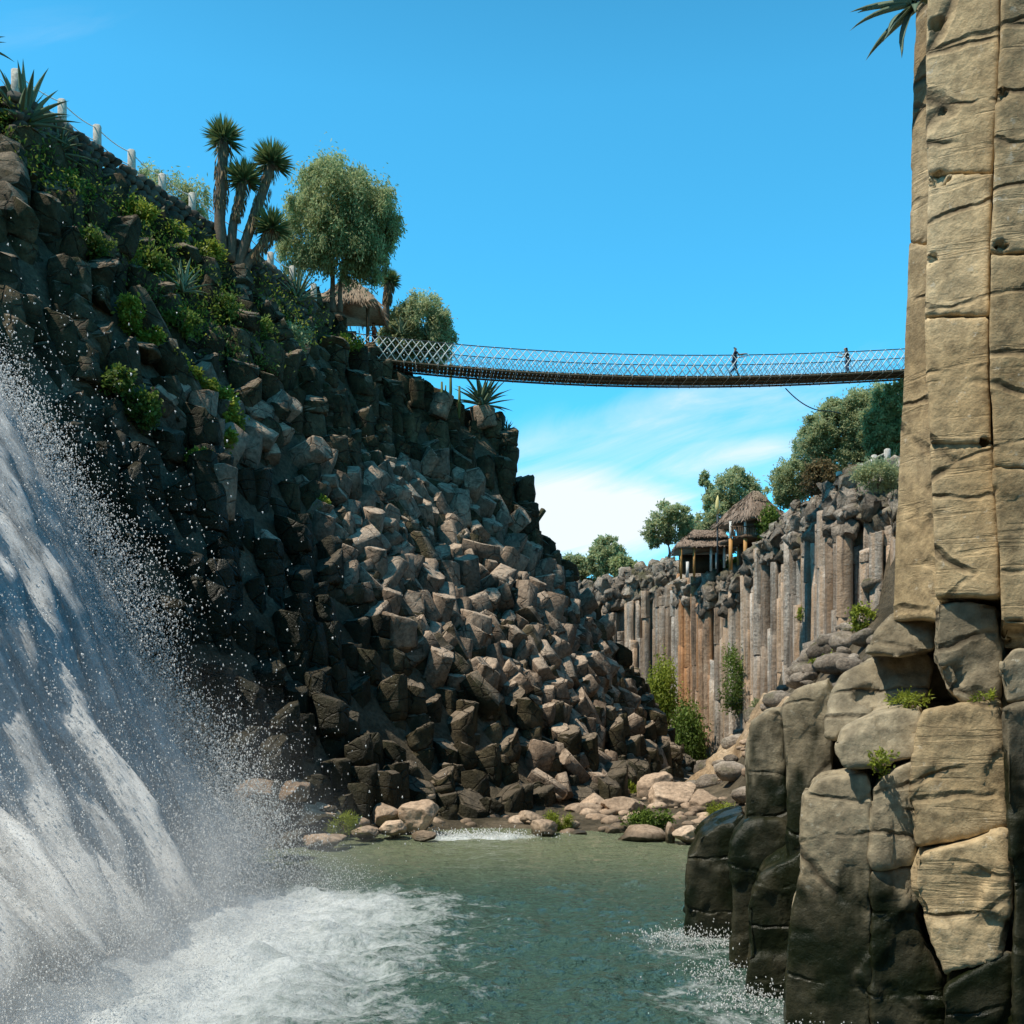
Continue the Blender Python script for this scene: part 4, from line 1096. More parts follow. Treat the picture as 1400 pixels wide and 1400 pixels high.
shrub('low spreading green bush behind the flat-topped wet boulder', 886, 1122, 36.5, 32, 11, 'vine', 46, 36, 60, .14, .03)
shrub('yellow-green grassy clump between the grey shore boulders', 763, 1126, 37, 18, 13, 'grass', 47, 26, 60, .2, .012)
shrub('dry yellow-green weeds among the pale boulders at the left of the shore', 470, 1130, 32.8, 18, 16, 'grass', 48, 22, 50, .16, .012)
shrub('yellow weeds on the flat rock behind the wet columns', 985, 1108, 39, 20, 10, 'grass', 49, 18, 40, .18, .015)
shrub('small twiggy bush on the skyline below the big agave', 712, 695, 62.8, 12, 14, 'leaf', 50, 16, 30, .2, .05)
for k, (px, py, rx, ry, lab, mt) in enumerate([
    (865, 800, 20, 9, 'brown-green tuft on the rim of the far cliff left of the pavilion', 'dry'),
    (830, 850, 16, 22, 'green bush on the far cliff right beside the skyline of the left cliff', 'vine'),
    (1065, 880, 10, 14, 'dark green plant in a cleft halfway down the right wall', 'vine'),
    (1105, 840, 12, 10, 'small bright plant on a ledge of the right wall above the talus', 'grass'),
    (1090, 745, 16, 12, 'grey-green scrub on the broken rim of the right wall right of the balcony hut', 'leaf'),
    (1030, 830, 9, 14, 'narrow green plant between the columns below the balcony hut', 'vine'),
    (960, 800, 18, 8, 'dry scrub at the rim directly below the pavilion', 'dry')]):
    hs(lab, px, py, rx, ry, mt, 150 + k, .4, nc=36, per=50, L=.22, W=.05)
# weeds trailing over the left slope
strip = [(178, 430, 16, 22), (205, 462, 18, 12), (232, 488, 20, 10), (255, 510, 20, 10), (280, 530, 20, 11), (305, 545, 18, 11), (318, 572, 12, 22), (308, 600, 14, 16), (272, 628, 16, 14), (196, 560, 24, 24), (160, 520, 20, 26)]
for k, (px, py, rx, ry) in enumerate(strip):
    hs('bright weeds trailing along the ledges of the left cliff above the spray', px, py, rx, ry, 'grass' if k < 9 else 'vine', 60 + k, .5, nc=30, per=50, L=.16, W=.05, name='trailing_weed', group='trailing weeds on the left cliff ledges')
for k, (px, py, rx, ry, lab, mt) in enumerate([
    (398, 462, 26, 20, 'pale grey-green bush below the dark spiky agave', 'leaf'),
    (150, 235, 24, 14, 'leafy weeds at the foot of the stone wall by the left agaves', 'grass'),
    (185, 290, 26, 12, 'yellow-green grass strip below the stone wall', 'grass'),
    (235, 318, 22, 10, 'bright grass tuft below the stone wall near the yucca clump', 'grass'),
    (120, 330, 30, 18, 'dark leafy undergrowth on the upper left slope', 'vine'),
    (165, 345, 22, 14, 'small bright bush in the middle of the upper left slope', 'grass'),
    (212, 360, 18, 10, 'low weeds beside the slanting slab on the upper left slope', 'vine'),
    (285, 345, 20, 12, 'yellow-green tuft at the base of the yucca clump', 'grass'),
    (300, 420, 26, 18, 'dark ivy patch below the yucca clump', 'vine'),
    (345, 450, 28, 18, 'dark green scrub between the pale agave and the dark agave', 'vine'),
    (245, 440, 26, 16, 'scrub just under the pale agave', 'vine'),
    (470, 470, 26, 8, 'dry yellow grass on the clifftop rock below the hut', 'grass'),
    (535, 488, 20, 7, 'yellow-green grass edge at the left end of the bridge', 'grass'),
    (35, 160, 34, 26, 'leafy green scrub under the big agave at the left edge', 'vine'),
    (90, 255, 34, 20, 'dark scrub below the two left agaves', 'vine'),
    (440, 690, 10, 9, 'small green tuft in the rocks above the left part of the rockfall', 'grass'),
    (505, 735, 12, 9, 'small green tuft at the left edge of the rockfall', 'grass')]):
    hs(lab, px, py, rx, ry, mt, 90 + k, .5, nc=30, per=45, L=.16, W=.045)

def scrub():
    mb = MB(); mb2 = MB(); q = random.Random(21)
    poly = [(0, 140), (120, 225), (270, 310), (440, 430), (430, 470), (380, 520), (300, 500), (210, 430), (130, 330), (0, 220)]
    for k in range(1500):
        px, py = q.uniform(0, 450), q.uniform(130, 530)
        if not inpoly(px, py, poly): continue
        p = hit(px, py, 22) + np.array([0, -.1, .05]); n = q.randint(14, 40)
        dark = fbm(np.array([p * .6]), 12, 3)[0] < .02
        cen = p + rng.normal(size=(n, 3)) * np.array([.34, .3, .2])
        leaves(mb if dark else mb2, cen, rng.normal(size=(n, 3)) + np.array([0, -.2, .7]), rng.uniform(.10, .24, n), rng.uniform(.02, .05, n), .35 + rng.normal(0, .2, n))
    tag(mb.build('undergrowth', M['vine']), 'dark low undergrowth covering the upper left slope', 'undergrowth', kind='stuff')
    tag(mb2.build('dry_grass', M['grass']), 'patchy yellow-green grass between the rocks of the upper left slope', 'grass', kind='stuff')
scrub()
def far_growth():
    mb = MB(); q = random.Random(31)
    for k in range(900):
        y = q.uniform(50, 112); x = q.uniform(-12, 24); sd, b, c = wall_sd(x, y)
        if not (.8 < sd[0] < 5.5): continue
        if fbm(np.array([[x * .4, y * .4, 0]]), 19, 3)[0] < .0: continue
        t = (sd[0] - .3) / 4.5; z = c[0] - 2.6 + 2.7 * min(1, t) ** .6 + q.uniform(.1, .5); n = q.randint(10, 30)
        cen = np.array([x, y, z]) + rng.normal(size=(n, 3)) * np.array([.4, .4, .25])
        leaves(mb, cen, rng.normal(size=(n, 3)) + np.array([0, 0, .6]), rng.uniform(.15, .4, n), rng.uniform(.02, .05, n), .45 + rng.normal(0, .25, n))
    tag(mb.build('dry_scrub', M['dry']), 'dry brownish scrub growing over the crest of the far cliff', 'scrub', kind='stuff')
far_growth()

def agave_leaf(mb, base, az, el, L, W, curl, tint):
    n = 8; p = np.array(base, float); pts = []; d = []
    e = el
    for k in range(n):
        pts.append(p.copy()); v = np.array([math.cos(az) * math.cos(e), math.sin(az) * math.cos(e), math.sin(e)]); d.append(v)
        p = p + v * L / (n - 1); e -= curl / (n - 1) * (k / (n - 1) + .3)
    V = []; side = np.array([-math.sin(az), math.cos(az), 0])
    for k in range(n):
        t = k / (n - 1); w = W * (.75 + .9 * t - 1.1 * t * t) * (1 - t ** 2.2) ** .8
        up = np.cross(side, d[k]) * -1
        if up[2] < 0: up = -up
        V += [pts[k] - side * w + up * w * .35, pts[k] - up * w * .22, pts[k] + side * w + up * w * .35, pts[k] + up * w * .12]
    Fc = []
    for k in range(n - 1):
        for a in range(4): Fc.append((k * 4 + a, k * 4 + (a + 1) % 4, k * 4 + 4 + (a + 1) % 4, k * 4 + 4 + a))
    mb.add(V, Fc, tint)
def agave(label, base, R, n, seed, W=.10, lo=-.1, hi=1.45, tint=.5, curl=.7, name='agave', azr=None):
    q = random.Random(seed); mb = MB()
    for k in range(n):
        t = (k + .5) / n
        az = k * 2.39996 + q.uniform(-.2, .2)
        if azr: az = q.uniform(*azr)
        agave_leaf(mb, np.asarray(base) + np.array([q.gauss(0, .05), q.gauss(0, .05), .1 * t]), az, lo + (hi - lo) * t + q.uniform(-.1, .1), R * q.uniform(.8, 1.1) * (1 - .15 * t), W * q.uniform(.85, 1.15), curl * q.uniform(.3, 1.2), min(1, max(0, tint + q.uniform(-.3, .3))))
    o = mb.build(name, M['agave'], None, True, np.asarray(base, float))
    return tag(o, label, 'agave')
def tp(px, D):
    x = (px - 700) / F * D; return np.array([x, D, float(height(x, D)[0]) + 1.0])
def hp(px, py, off=.3, d0=20): p = hit(px, py, d0); return p + np.array([0, -off, 0])
agave('large dark green agave with long spread leaves in front of the first white post', hp(42, 186, .6), 2.35, 36, 1, .15, -.05, 1.4, .5)
agave('smaller pale-edged agave hanging just below the large left one', hp(88, 222, .6), 1.5, 28, 2, .10, -.3, 1.3, .55)
agave('agave cut off by the left edge of the picture above all the posts', P(-38, 62, 34), 1.3, 26, 3, .10, .0, 1.4, .3)
agave('pale grey-green agave alone in the middle of the upper left slope', hp(256, 408, .6), 1.45, 24, 4, .10, .1, 1.4, .8)
agave('dark spiky agave on the crest left of the thatched hut', hp(410, 420, .6), 2.0, 38, 5, .09, .1, 1.45, .55)
agave('big dark agave on the skyline under the bridge', tp(660, 60.4), 2.3, 32, 6, .16, .0, 1.4, .45)
agave('small spiky rosette on the skyline below the big agave', tp(694, 61.3), .75, 30, 7, .05, -.1, 1.4, .3, .2)
agave('small agave on the ledge beside the rust-stained columns', P(1004, 964, 76), 1.1, 22, 8, .10, .1, 1.3, .6)
agave('spiky green plant by the netting at the left end of the bridge', P(548, 458, 60), 1.3, 30, 9, .07, .1, 1.4, .7, .4)
agave('dark spiky plant behind the netting in front of the round tree', P(585, 465, 60.3), 1.3, 30, 10, .07, .1, 1.4, .35, .4)
agave('agave growing out sideways from the top of the tall pillar', P(1252, 10, 12.6), .85, 15, 12, .085, -1.0, 1.3, .6, 1.0, azr=(2.3, 4.3))

def yucca_head(mb, c, R, n, seed, axis=(0, 0, 1)):
    q = np.random.default_rng(seed); d = q.normal(size=(n, 3)); d /= np.linalg.norm(d, axis=1)[:, None]
    d[:, 2] += .28; d /= np.linalg.norm(d, axis=1)[:, None]
    keep = d[:, 2] > -.6; d = d[keep]
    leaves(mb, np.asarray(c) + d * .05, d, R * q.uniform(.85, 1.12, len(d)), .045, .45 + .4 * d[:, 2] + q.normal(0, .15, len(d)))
def yucca(label, D, stems):
    base = P(stems[0][0][0][0], stems[0][0][0][1], D)
    t = thing('yucca_tree', label, 'yucca', base)
    for k, (pts, r, R) in enumerate(stems):
        w = np.array([P(x, y, D + .15 * k) for x, y in pts]); tt = np.linspace(0, 1, 14); s = np.linspace(0, 1, len(w))
        w = np.stack([np.interp(tt, s, w[:, i]) for i in range(3)], 1)
        tb = MB(); tube(tb, w, r * (1.1 - .25 * tt) * (1 + .12 * fbm(np.stack([tt * 9, 0 * tt, 0 * tt], 1), k, 2)), 9)
        trk = tb.build('trunk', M['bark'], t, True)
        # skirt of dead leaves
        sk = MB(); q = np.random.default_rng(k + 50); n = 260
        f = q.uniform(.45, 1.0, n); c = np.stack([np.interp(f, tt, w[:, i]) for i in range(3)], 1)
        an = q.uniform(0, 6.28, n); rad = r * (.8 + .5 * f); c = c + np.stack([np.cos(an) * rad, np.sin(an) * rad, 0 * an], 1)
        leaves(sk, c, np.stack([np.cos(an) * .25, np.sin(an) * .25, -np.ones(n)], 1), .35, .035, q.uniform(.2, .9, n))
        sk.build('dead_leaves', M['shag'], trk)
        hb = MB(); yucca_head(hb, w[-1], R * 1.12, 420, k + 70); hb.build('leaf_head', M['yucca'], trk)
    return t
p = hit(318, 378, 24)
YD = p[1] - .3
yucca('clump of four shaggy yucca trunks with spiky round heads on the left crest', YD, [
    ([(303, 352), (300, 300), (303, 250), (306, 190)], .25, .86), ([(316, 358), (318, 310), (326, 280), (334, 246)], .19, .84),
    ([(322, 372), (336, 330), (352, 285), (372, 222)], .23, .90), ([(322, 380), (338, 358), (358, 335), (372, 312)], .2, .84)])
yucca('single small yucca standing against the sky right of the thatched hut', 60.2, [([(527, 442), (528, 420), (530, 402), (533, 384)], .2, .62)])
# thin cactus stalks on the skyline
for k, (px, y0, y1, lab) in enumerate([(603, 545, 522, 'short forked cactus stalk on the skyline under the bridge'), (615, 548, 497, 'tallest thin cactus stalk on the skyline under the bridge'), (627, 550, 528, 'shortest thin cactus stalk next to the big agave')]):
    mb = MB(); a = P(px, y0 + 22, 59.6); b = P(px + 1, y1, 59.6)
    tube(mb, [a, (a + b) / 2 + np.array([.03, 0, 0]), b], [.10, .09, .06], 8)
    if k == 0: tube(mb, [(a + b) / 2, (a + b) / 2 + np.array([.22, 0, .15]), (a + b) / 2 + np.array([.25, 0, .75])], [.06, .06, .04], 7)
    tag(mb.build('cactus', M['yucca'], None, True, a), lab, 'cactus')

# ------------------------------------------------------------------ fence posts, rope and stone wall on the left crest
posts = [(22, 95, 133, 37.5), (85, 136, 172, 40.2), (133, 171, 206, 42), (180, 205, 238, 43.4), (222, 238, 266, 44.6), (263, 264, 294, 46), (338, 318, 344, 48.6), (370, 345, 368, 49.8), (400, 364, 390, 51), (429, 388, 412, 52.3)]
names = ['white stone fence post at the far left behind the big agave', 'white fence post half hidden behind the leaves of the big agave', 'white fence post right of the left agaves', 'white fence post above the middle of the stone wall',
         'white fence post before the pale treetop', 'white fence post just left of the yucca clump', 'white fence post behind the leaning yucca trunks', 'white fence post just right of the yucca clump', 'white fence post left of the weeping tree trunks', 'white fence post behind the dark spiky agave']
tops = []; bases = []
for (px, y0, y1, D), lab in zip(posts, names):
    a = P(px, y1, D); b = P(px, y0, D); h = b[2] - a[2] + .3
    mb = MB(); box(mb, (a + b) / 2 - np.array([0, 0, .15]), (.30, .26, h), .15, .7, .05)
    o = mb.build('fence_post', M['post'], None, False, a - np.array([0, 0, .3])); tag(o, lab, 'fence post', 'white posts along the left crest')
    tops.append(b - np.array([0, 0, .12])); bases.append(a)
mb = MB()
for k in range(len(tops) - 1):
    for fz in (0, .55):
        a, b = tops[k] - np.array([0, 0, fz]), tops[k + 1] - np.array([0, 0, fz]); tt = np.linspace(0, 1, 8)
        q = a + (b - a) * tt[:, None]; q[:, 2] -= .35 * 4 * tt * (1 - tt) * .35
        tube(mb, q, .022, 5)
tag(mb.build('fence_rope', M['rope'], None, False, tops[0]), 'thin pale ropes strung between the white posts on the left crest', 'rope')
def stone_wall(label, line, hgt, seed):
    mb = MB(); q = random.Random(seed)
    L = [np.linalg.norm(line[i + 1] - line[i]) for i in range(len(line) - 1)]
    for i in range(len(line) - 1):
        a, b = line[i], line[i + 1]; n = int(L[i] / .42) + 1
        for row in range(int(hgt / .32)):
            for k in range(n):
                t = (k + (.5 if row % 2 else 0) + q.uniform(-.15, .15)) / n
                c = a + (b - a) * t - np.array([0, 0, .16 + row * .32])
                m = lump(c + np.array([0, q.uniform(-.04, .04), 0]), (.34, .2, .23), q.randint(0, 9999), 9, 2, .1, tint=q.uniform(.1, .9), squash=.5)
                mb.add(m.v[0], split(m), m.t[0])
    return tag(mb.build('stone_wall', M['wallstone'], None, True, line[0]), label, 'wall')
ln = [np.array(q) + np.array([.1, -.25, .02]) for q in bases]
stone_wall('dark dry-stone retaining wall below the white posts left of the yucca clump', ln[:7], 1.9, 1)
stone_wall('dark dry-stone retaining wall between the yucca clump and the thatched hut', ln[6:], 1.6, 2)

# ------------------------------------------------------------------ rope bridge
def bridge():
    xs = np.array([-9.5, -6.6, 0.0, 6.4, 10.6, 16.9, 22.8, 31.0])
    zt = {}
    pxy = [(-9.5, None), (540, 491), (700, 507.5), (850, 513), (950, 514.5), (1100, 512.5), (1232, 507), (None, None)]
    def edge(px, py):
        D = 57 + 3 * (px - 540) / 692
        return P(px, py, D)
    ctl = [edge(450, 482), edge(540, 491), edge(620, 500), edge(700, 507.3), edge(775, 511), edge(850, 513.2), edge(950, 514.4), edge(1030, 513.8), edge(1100, 512), edge(1232, 506), edge(1400, 494)]
    ctl = np.array(ctl); u = np.concatenate([[0], np.cumsum(np.linalg.norm(np.diff(ctl, axis=0), axis=1))])
    co = [np.polyfit(u, ctl[:, i], 4 if i == 2 else 2) for i in range(3)]
    def E(s): return np.stack([np.polyval(c, s) for c in co], -1)
    root = thing('rope_bridge', 'long sagging footbridge with rope netting sides hung across the gorge', 'bridge', E(np.array([0.0]))[0])
    s0, s1 = .0, u[-1]; Wd = 1.65
    def perp(): d = E(np.array([s1]))[0] - E(np.array([s0]))[0]; n = np.array([-d[1], d[0], 0]); return n / np.linalg.norm(n)
    n = perp()
    dk = MB(); q = random.Random(4)
    ss = np.arange(s0, s1, .22)
    for s in ss:   # planks
        a, b = E(np.array([s]))[0], E(np.array([s + .195]))[0]; d = (b - a)
        up = np.array([0, 0, .05]); t = q.uniform(.1, .9)
        V = [a, b, b + n * Wd, a + n * Wd, a + up, b + up, b + n * Wd + up, a + n * Wd + up]
        dk.add(V, [(3, 2, 1, 0), (4, 5, 6, 7), (0, 1, 5, 4), (1, 2, 6, 5), (2, 3, 7, 6), (3, 0, 4, 7)], t)
    dk.build('deck', M['plank'], root)
    st = np.linspace(s0, s1, 70)
    for k, off in enumerate((0.0, .55, 1.1, Wd)):
        mb = MB(); tube(mb, E(st) + n * off - np.array([0, 0, .07]), .055 if k in (0, 3) else .045, 6); mb.build('deck_cable', M['plank'], root)
    lash = MB()
    for s in np.arange(s0 + .4, s1, .62):
        if q.random() < .25: continue
        a = E(np.array([s + q.uniform(-.08, .08)]))[0] - np.array([0, 0, .14]); tube(lash, [a + np.array([0, 0, .2]) - n * .06, a - n * .05, a + n * (Wd + .05), a + n * (Wd + .06) + np.array([0, 0, .2])], .016, 4)
    lash.build('deck_lashing', M['rope'], root)
    for side, off in enumerate((0.0, Wd)):
        H = 1.22
        hr = MB(); tube(hr, E(st) + n * off + np.array([0, 0, H]), .028, 6); hr.build('hand_rope', M['cable'], root)
        net = MB(); pit = .46
        sv = np.arange(s0 + .9, s1 - .9, pit)
        def pt(s, h): 
            e = E(np.array([s]))[0]; return e + n * (off + (.10 if side else -.10) * math.sin(h / H * 3.14)) + np.array([0, 0, h])
        for s in sv:
            for dr in (-1, 1):
                tube(net, [pt(s + q.gauss(0, .02), 0), pt(s + dr * .45, H * .5), pt(s + dr * .9 + q.gauss(0, .02), H)], .024, 4, cap=False)
        for s in sv:
            for h in (.0, .25, .5, .75, 1.0):
                if (round(s / pit) + int(h * 4)) % 2: continue
                box(net, pt(s, h * H), (.055, .055, .055), .5)
        net.build('rope_net', M['rope'], root)
    return E, n, u
BE, BN, BU = bridge()
# loose cable hanging under the bridge to the right hillside
a = P(1074, 531, 59.5); b = P(1133, 562, 62)
tt = np.linspace(0, 1, 14); q = a + (b - a) * tt[:, None]; q[:, 2] -= .75 * 4 * tt * (1 - tt) * .5
mb = MB(); tube(mb, np.vstack([q, [b + np.array([.9, .5, 0.02])]]), .032, 6)
tag(mb.build('hanging_cable', M['cable'], None, True, a), 'thin dark cable looping down from the bridge deck to the hillside trees', 'cable')

# ------------------------------------------------------------------ people
def skin_mesh(name, verts, edges, radii, mat, parent, sub=2):
    me = bpy.data.meshes.new(name); me.from_pydata([tuple(v) for v in verts], edges, [])
    o = bpy.data.objects.new(name, me); C.objects.link(o)
    md = o.modifiers.new('s', 'SKIN'); md.use_smooth_shade = True
    for i, r in enumerate(radii):
        sv = me.skin_vertices[0].data[i]; sv.radius = (r, r) if not isinstance(r, tuple) else r
        sv.use_root = (i == 0)
    md2 = o.modifiers.new('ss', 'SUBSURF'); md2.levels = sub; md2.render_levels = sub
    dg = bpy.context.evaluated_depsgraph_get(); m2 = bpy.data.meshes.new_from_object(o.evaluated_get(dg))
    bpy.data.objects.remove(o); bpy.data.meshes.remove(me)
    m2.materials.clear(); m2.materials.append(mat)
    for nm in ('tint', 'wet'):
        at = m2.attributes.new(nm, 'FLOAT', 'POINT'); at.data.foreach_set('value', np.full(len(m2.vertices), .5 if nm == 'tint' else 0, np.float32))
    o2 = bpy.data.objects.new(name, m2); C.objects.link(o2); o2.parent = parent
    return o2
def person(label, foot, h, face, stride, reach, top, legs, long_hair=False, lean=0.0):
    """face: +1 looks towards +X, -1 towards -X; stride: leg spread; reach: forward arm reach"""
    t = thing('person', label, 'person', foot); f = face; k = h / 1.7
    def v(x, y, z): return (x * f * k, y * k, z * k)
    hip = [v(0, 0, .92)]
    A = dict(pel=v(0, 0, .93), chest=v(.03 + lean, 0, 1.22), neck=v(.04 + lean * 1.4, 0, 1.43), jaw=v(.06 + lean * 1.5, 0, 1.50), head=v(.06 + lean * 1.6, 0, 1.60),
             crownp=v(.05 + lean * 1.6, 0, 1.67), shL=v(.03 + lean * 1.2, .19, 1.38), shR=v(.03 + lean * 1.2, -.19, 1.38),
             elL=v(.22 * reach + lean, .24, 1.17), haL=v(.50 * reach + .05, .22, 1.16 + .06 * reach), elR=v(.24 * reach + lean, -.24, 1.18), haR=v(.52 * reach + .05, -.2, 1.20 + .05 * reach),
             hL=v(0, .1, .88), hR=v(0, -.1, .88), kL=v(.10 * stride + .04, .1, .49), kR=v(-.02 * stride + .05, -.1, .49), aL=v(.26 * stride, .1, .09), aR=v(-.30 * stride, -.1, .11 if stride > .3 else .09),
             tL=v(.26 * stride + .17, .11, .03), tR=v(-.30 * stride + .16, -.11, .03))
    names = list(A); idx = {n: i for i, n in enumerate(names)}
    rad = dict(pel=.13, chest=.135, neck=.055, jaw=.07, head=.095, crownp=.07, shL=.06, shR=.06, elL=.042, elR=.042, haL=.028, haR=.028, hL=.085, hR=.085, kL=.058, kR=.058, aL=.04, aR=.04, tL=.03, tR=.03)
    ed = [('pel', 'chest'), ('chest', 'neck'), ('neck', 'jaw'), ('jaw', 'head'), ('head', 'crownp'), ('chest', 'shL'), ('chest', 'shR'), ('shL', 'elL'), ('elL', 'haL'), ('shR', 'elR'), ('elR', 'haR'), ('pel', 'hL'), ('pel', 'hR'), ('hL', 'kL'), ('kL', 'aL'), ('aL', 'tL'), ('hR', 'kR'), ('kR', 'aR'), ('aR', 'tR')]
    V = [A[n] for n in names]; R = [rad[n] * k for n in names]; E = [(idx[a], idx[b]) for a, b in ed]
    for hn, sy in (('haL', 1), ('haR', -1)):
        hp_ = np.array(A[hn]); palm = hp_ + np.array([.07 * f * k, 0, .0]); V.append(tuple(palm)); R.append(.030 * k); E.append((idx[hn], len(V) - 1)); pi = len(V) - 1
        for j, ln in enumerate((.055, .065, .06, .045)):
            b0 = palm + np.array([.035 * f, (j - 1.5) * .020, .005]) * k; b1 = b0 + np.array([ln * .7 * f, 0, -.02]) * k
            V += [tuple(b0), tuple(b1)]; R += [.0095 * k, .008 * k]; E += [(pi, len(V) - 2), (len(V) - 2, len(V) - 1)]
        th = palm + np.array([.01 * f, -sy * .04, .01]) * k; V += [tuple(th), tuple(th + np.array([.035 * f, -sy * .012, -.01]) * k)]; R += [.010 * k, .0085 * k]; E += [(pi, len(V) - 2), (len(V) - 2, len(V) - 1)]
    # nose
    nz = np.array(A['head']) + np.array([.10 * f, 0, -.025]) * k; V.append(tuple(nz)); R.append(.014 * k); E.append((idx['head'], len(V) - 1))
    body = skin_mesh('body', V, E, R, M['skin'], t)
    sv = [A['pel'], A['chest'], tuple(np.array(A['neck']) - np.array([0, 0, .04 * k])), A['shL'], A['shR'], tuple(np.array(A['shL']) * .35 + np.array(A['elL']) * .65), tuple(np.array(A['shR']) * .35 + np.array(A['elR']) * .65)]
    skin_mesh('shirt', sv, [(0, 1), (1, 2), (1, 3), (1, 4), (3, 5), (4, 6)], [.150 * k, .158 * k, .075 * k, .078 * k, .078 * k, .062 * k, .062 * k], M[top], t)
    sv = [A['pel'], A['hL'], A['hR'], A['kL'], A['kR'], tuple(np.array(A['aL']) + np.array([0, 0, .04])), tuple(np.array(A['aR']) + np.array([0, 0, .04]))]
    skin_mesh('trousers', sv, [(0, 1), (0, 2), (1, 3), (2, 4), (3, 5), (4, 6)], [.142 * k, .105 * k, .105 * k, .075 * k, .075 * k, .058 * k, .058 * k], M[legs], t)
    hd = np.array(A['head'])
    hv = [tuple(hd + np.array([-.02 * f, 0, .055]) * k), tuple(hd + np.array([-.045 * f, 0, .0]) * k)]; he = [(0, 1)]; hr = [.098 * k, .09 * k]
    if long_hair:
        hv += [tuple(hd + np.array([-.085 * f, 0, -.14]) * k), tuple(hd + np.array([-.11 * f, 0, -.30]) * k)]; he += [(1, 2), (2, 3)]; hr += [.075 * k, .05 * k]
    skin_mesh('hair', hv, he, hr, M['hair'], body)
    return t
def on_bridge(px, off):
    s = np.linspace(0, BU[-1], 600); e = BE(s); k = np.argmin(np.abs(700 + F * e[:, 0] / e[:, 1] - px))
    return e[k] + BN * off + np.array([0, 0, .05])
person('person in a dark top and jeans striding along the bridge with an arm stretched out', on_bridge(1006, .22), 1.72, 1, 1.0, 1.0, 'navy', 'jeans')
person('long-haired person in black near the right end of the bridge holding the rope', on_bridge(1166, .75), 1.70, -1, .15, 1.0, 'black', 'jeans', True, .05)
p = P(512, 462, 59.0); person('person in red standing beside the thatched hut at the left end of the bridge', np.array([p[0], p[1], P(512, 442, 59)[2] - 1.68]), 1.68, -1, .1, .3, 'red', 'black')

# ------------------------------------------------------------------ thatched buildings
def thatch_roof(mb, c, wx, wy, h, ridge, nlay=26, seed=0, fr=.35, rz=0.0):
    """hip roof with ragged layered straw: c = centre at eaves level"""
    q = np.random.default_rng(seed); cs, sn = math.cos(rz), math.sin(rz)
    def T(v): v = np.asarray(v, float); return np.stack([v[..., 0] * cs - v[..., 1] * sn, v[..., 0] * sn + v[..., 1] * cs, v[..., 2]], -1) + np.asarray(c)
    hx, hy = wx / 2, wy / 2; rx = ridge / 2
    n = 40
    def ring(t):   # t 0 eaves .. 1 ridge
        per = []
        X = hx + (rx - hx) * t; Yv = hy * (1 - t) + .04
        cor = [(-X, -Yv), (X, -Yv), (X, Yv), (-X, Yv)]
        for a in range(4):
            p0, p1 = np.array(cor[a]), np.array(cor[(a + 1) % 4])
            for k in range(n // 4): per.append(p0 + (p1 - p0) * k / (n // 4))
        return np.array(per)
    V = []
    L = 9
    for l in range(L):
        t = l / (L - 1); p = ring(t); z = h * (t ** .9) + .06 * q.normal(size=n)
        V.append(np.column_stack([p * (1 + .02 * q.normal(size=(n, 1))), z]))
    V = T(np.concatenate(V)); Fc = []
    for l in range(L - 1):
        for k in range(n): Fc.append((l * n + k, l * n + (k + 1) % n, l * n + n + (k + 1) % n, l * n + n + k))
    Fc.append(tuple((L - 1) * n + k for k in range(n))); Fc.append(tuple(range(n - 1, -1, -1)))
    mb.add(V, Fc, .5)
    # straw strands
    m = 1500
    t = q.uniform(0, 1, m) ** 1.2; k = q.integers(0, n, m); fk = q.random(m)
    cen = []; dr = []
    for i in range(m):
        p = ring(t[i]); a = p[k[i]] * (1 - fk[i]) + p[(k[i] + 1) % n] * fk[i]
        o = a / (np.abs(a / np.array([hx, hy])).max() + 1e-6); o = a - np.array([np.clip(a[0], -rx, rx), 0]); o = o / (np.linalg.norm(o) + 1e-6)
        cen.append((a[0], a[1], h * t[i] ** .9 + .05)); dr.append((o[0] * hy, o[1] * hy, -h * 1.0))
    dr = np.array(dr); dn = dr / np.linalg.norm(dr, axis=1)[:, None]
    d2 = np.stack([dn[:, 0] * cs - dn[:, 1] * sn, dn[:, 0] * sn + dn[:, 1] * cs, dn[:, 2]], 1) + q.normal(0, .12, (m, 3))
    leaves(mb, T(np.array(cen)), d2, fr * q.uniform(.6, 1.4, m), .035, q.uniform(0, 1, m))

# left hut by the bridge
c = P(478, 428, 58.5)
t = thing('thatched_hut', 'small open hut with a shaggy straw roof at the left end of the bridge', 'hut', c - np.array([0, 0, 2.4]))
mb = MB(); thatch_roof(mb, c + np.array([0, 0, -.1]), 3.7, 3.4, 2.0, .5, seed=3, fr=.6); mb.build('roof', M['thatch'], t)
for dx, dy in ((-1.2, -1.2), (1.2, -1.2), (-1.2, 1.2), (1.2, 1.2)):
    mb = MB(); tube(mb, [c + np.array([dx, dy, -2.4]), c + np.array([dx, dy, .1])], .1, 8); mb.build('post', M['wood'], t)
mb = MB(); box(mb, c + np.array([-.5, 1.2, -1.5]), (1.4, .15, 1.8), 0, .3); mb.build('back_wall', M['wallstone'], t)
mb = MB(); box(mb, c + np.array([-.3, -1.25, -1.55]), (.5, .18, 1.5), 0, .9, .03); mb.build('pillar', M['post'], t)

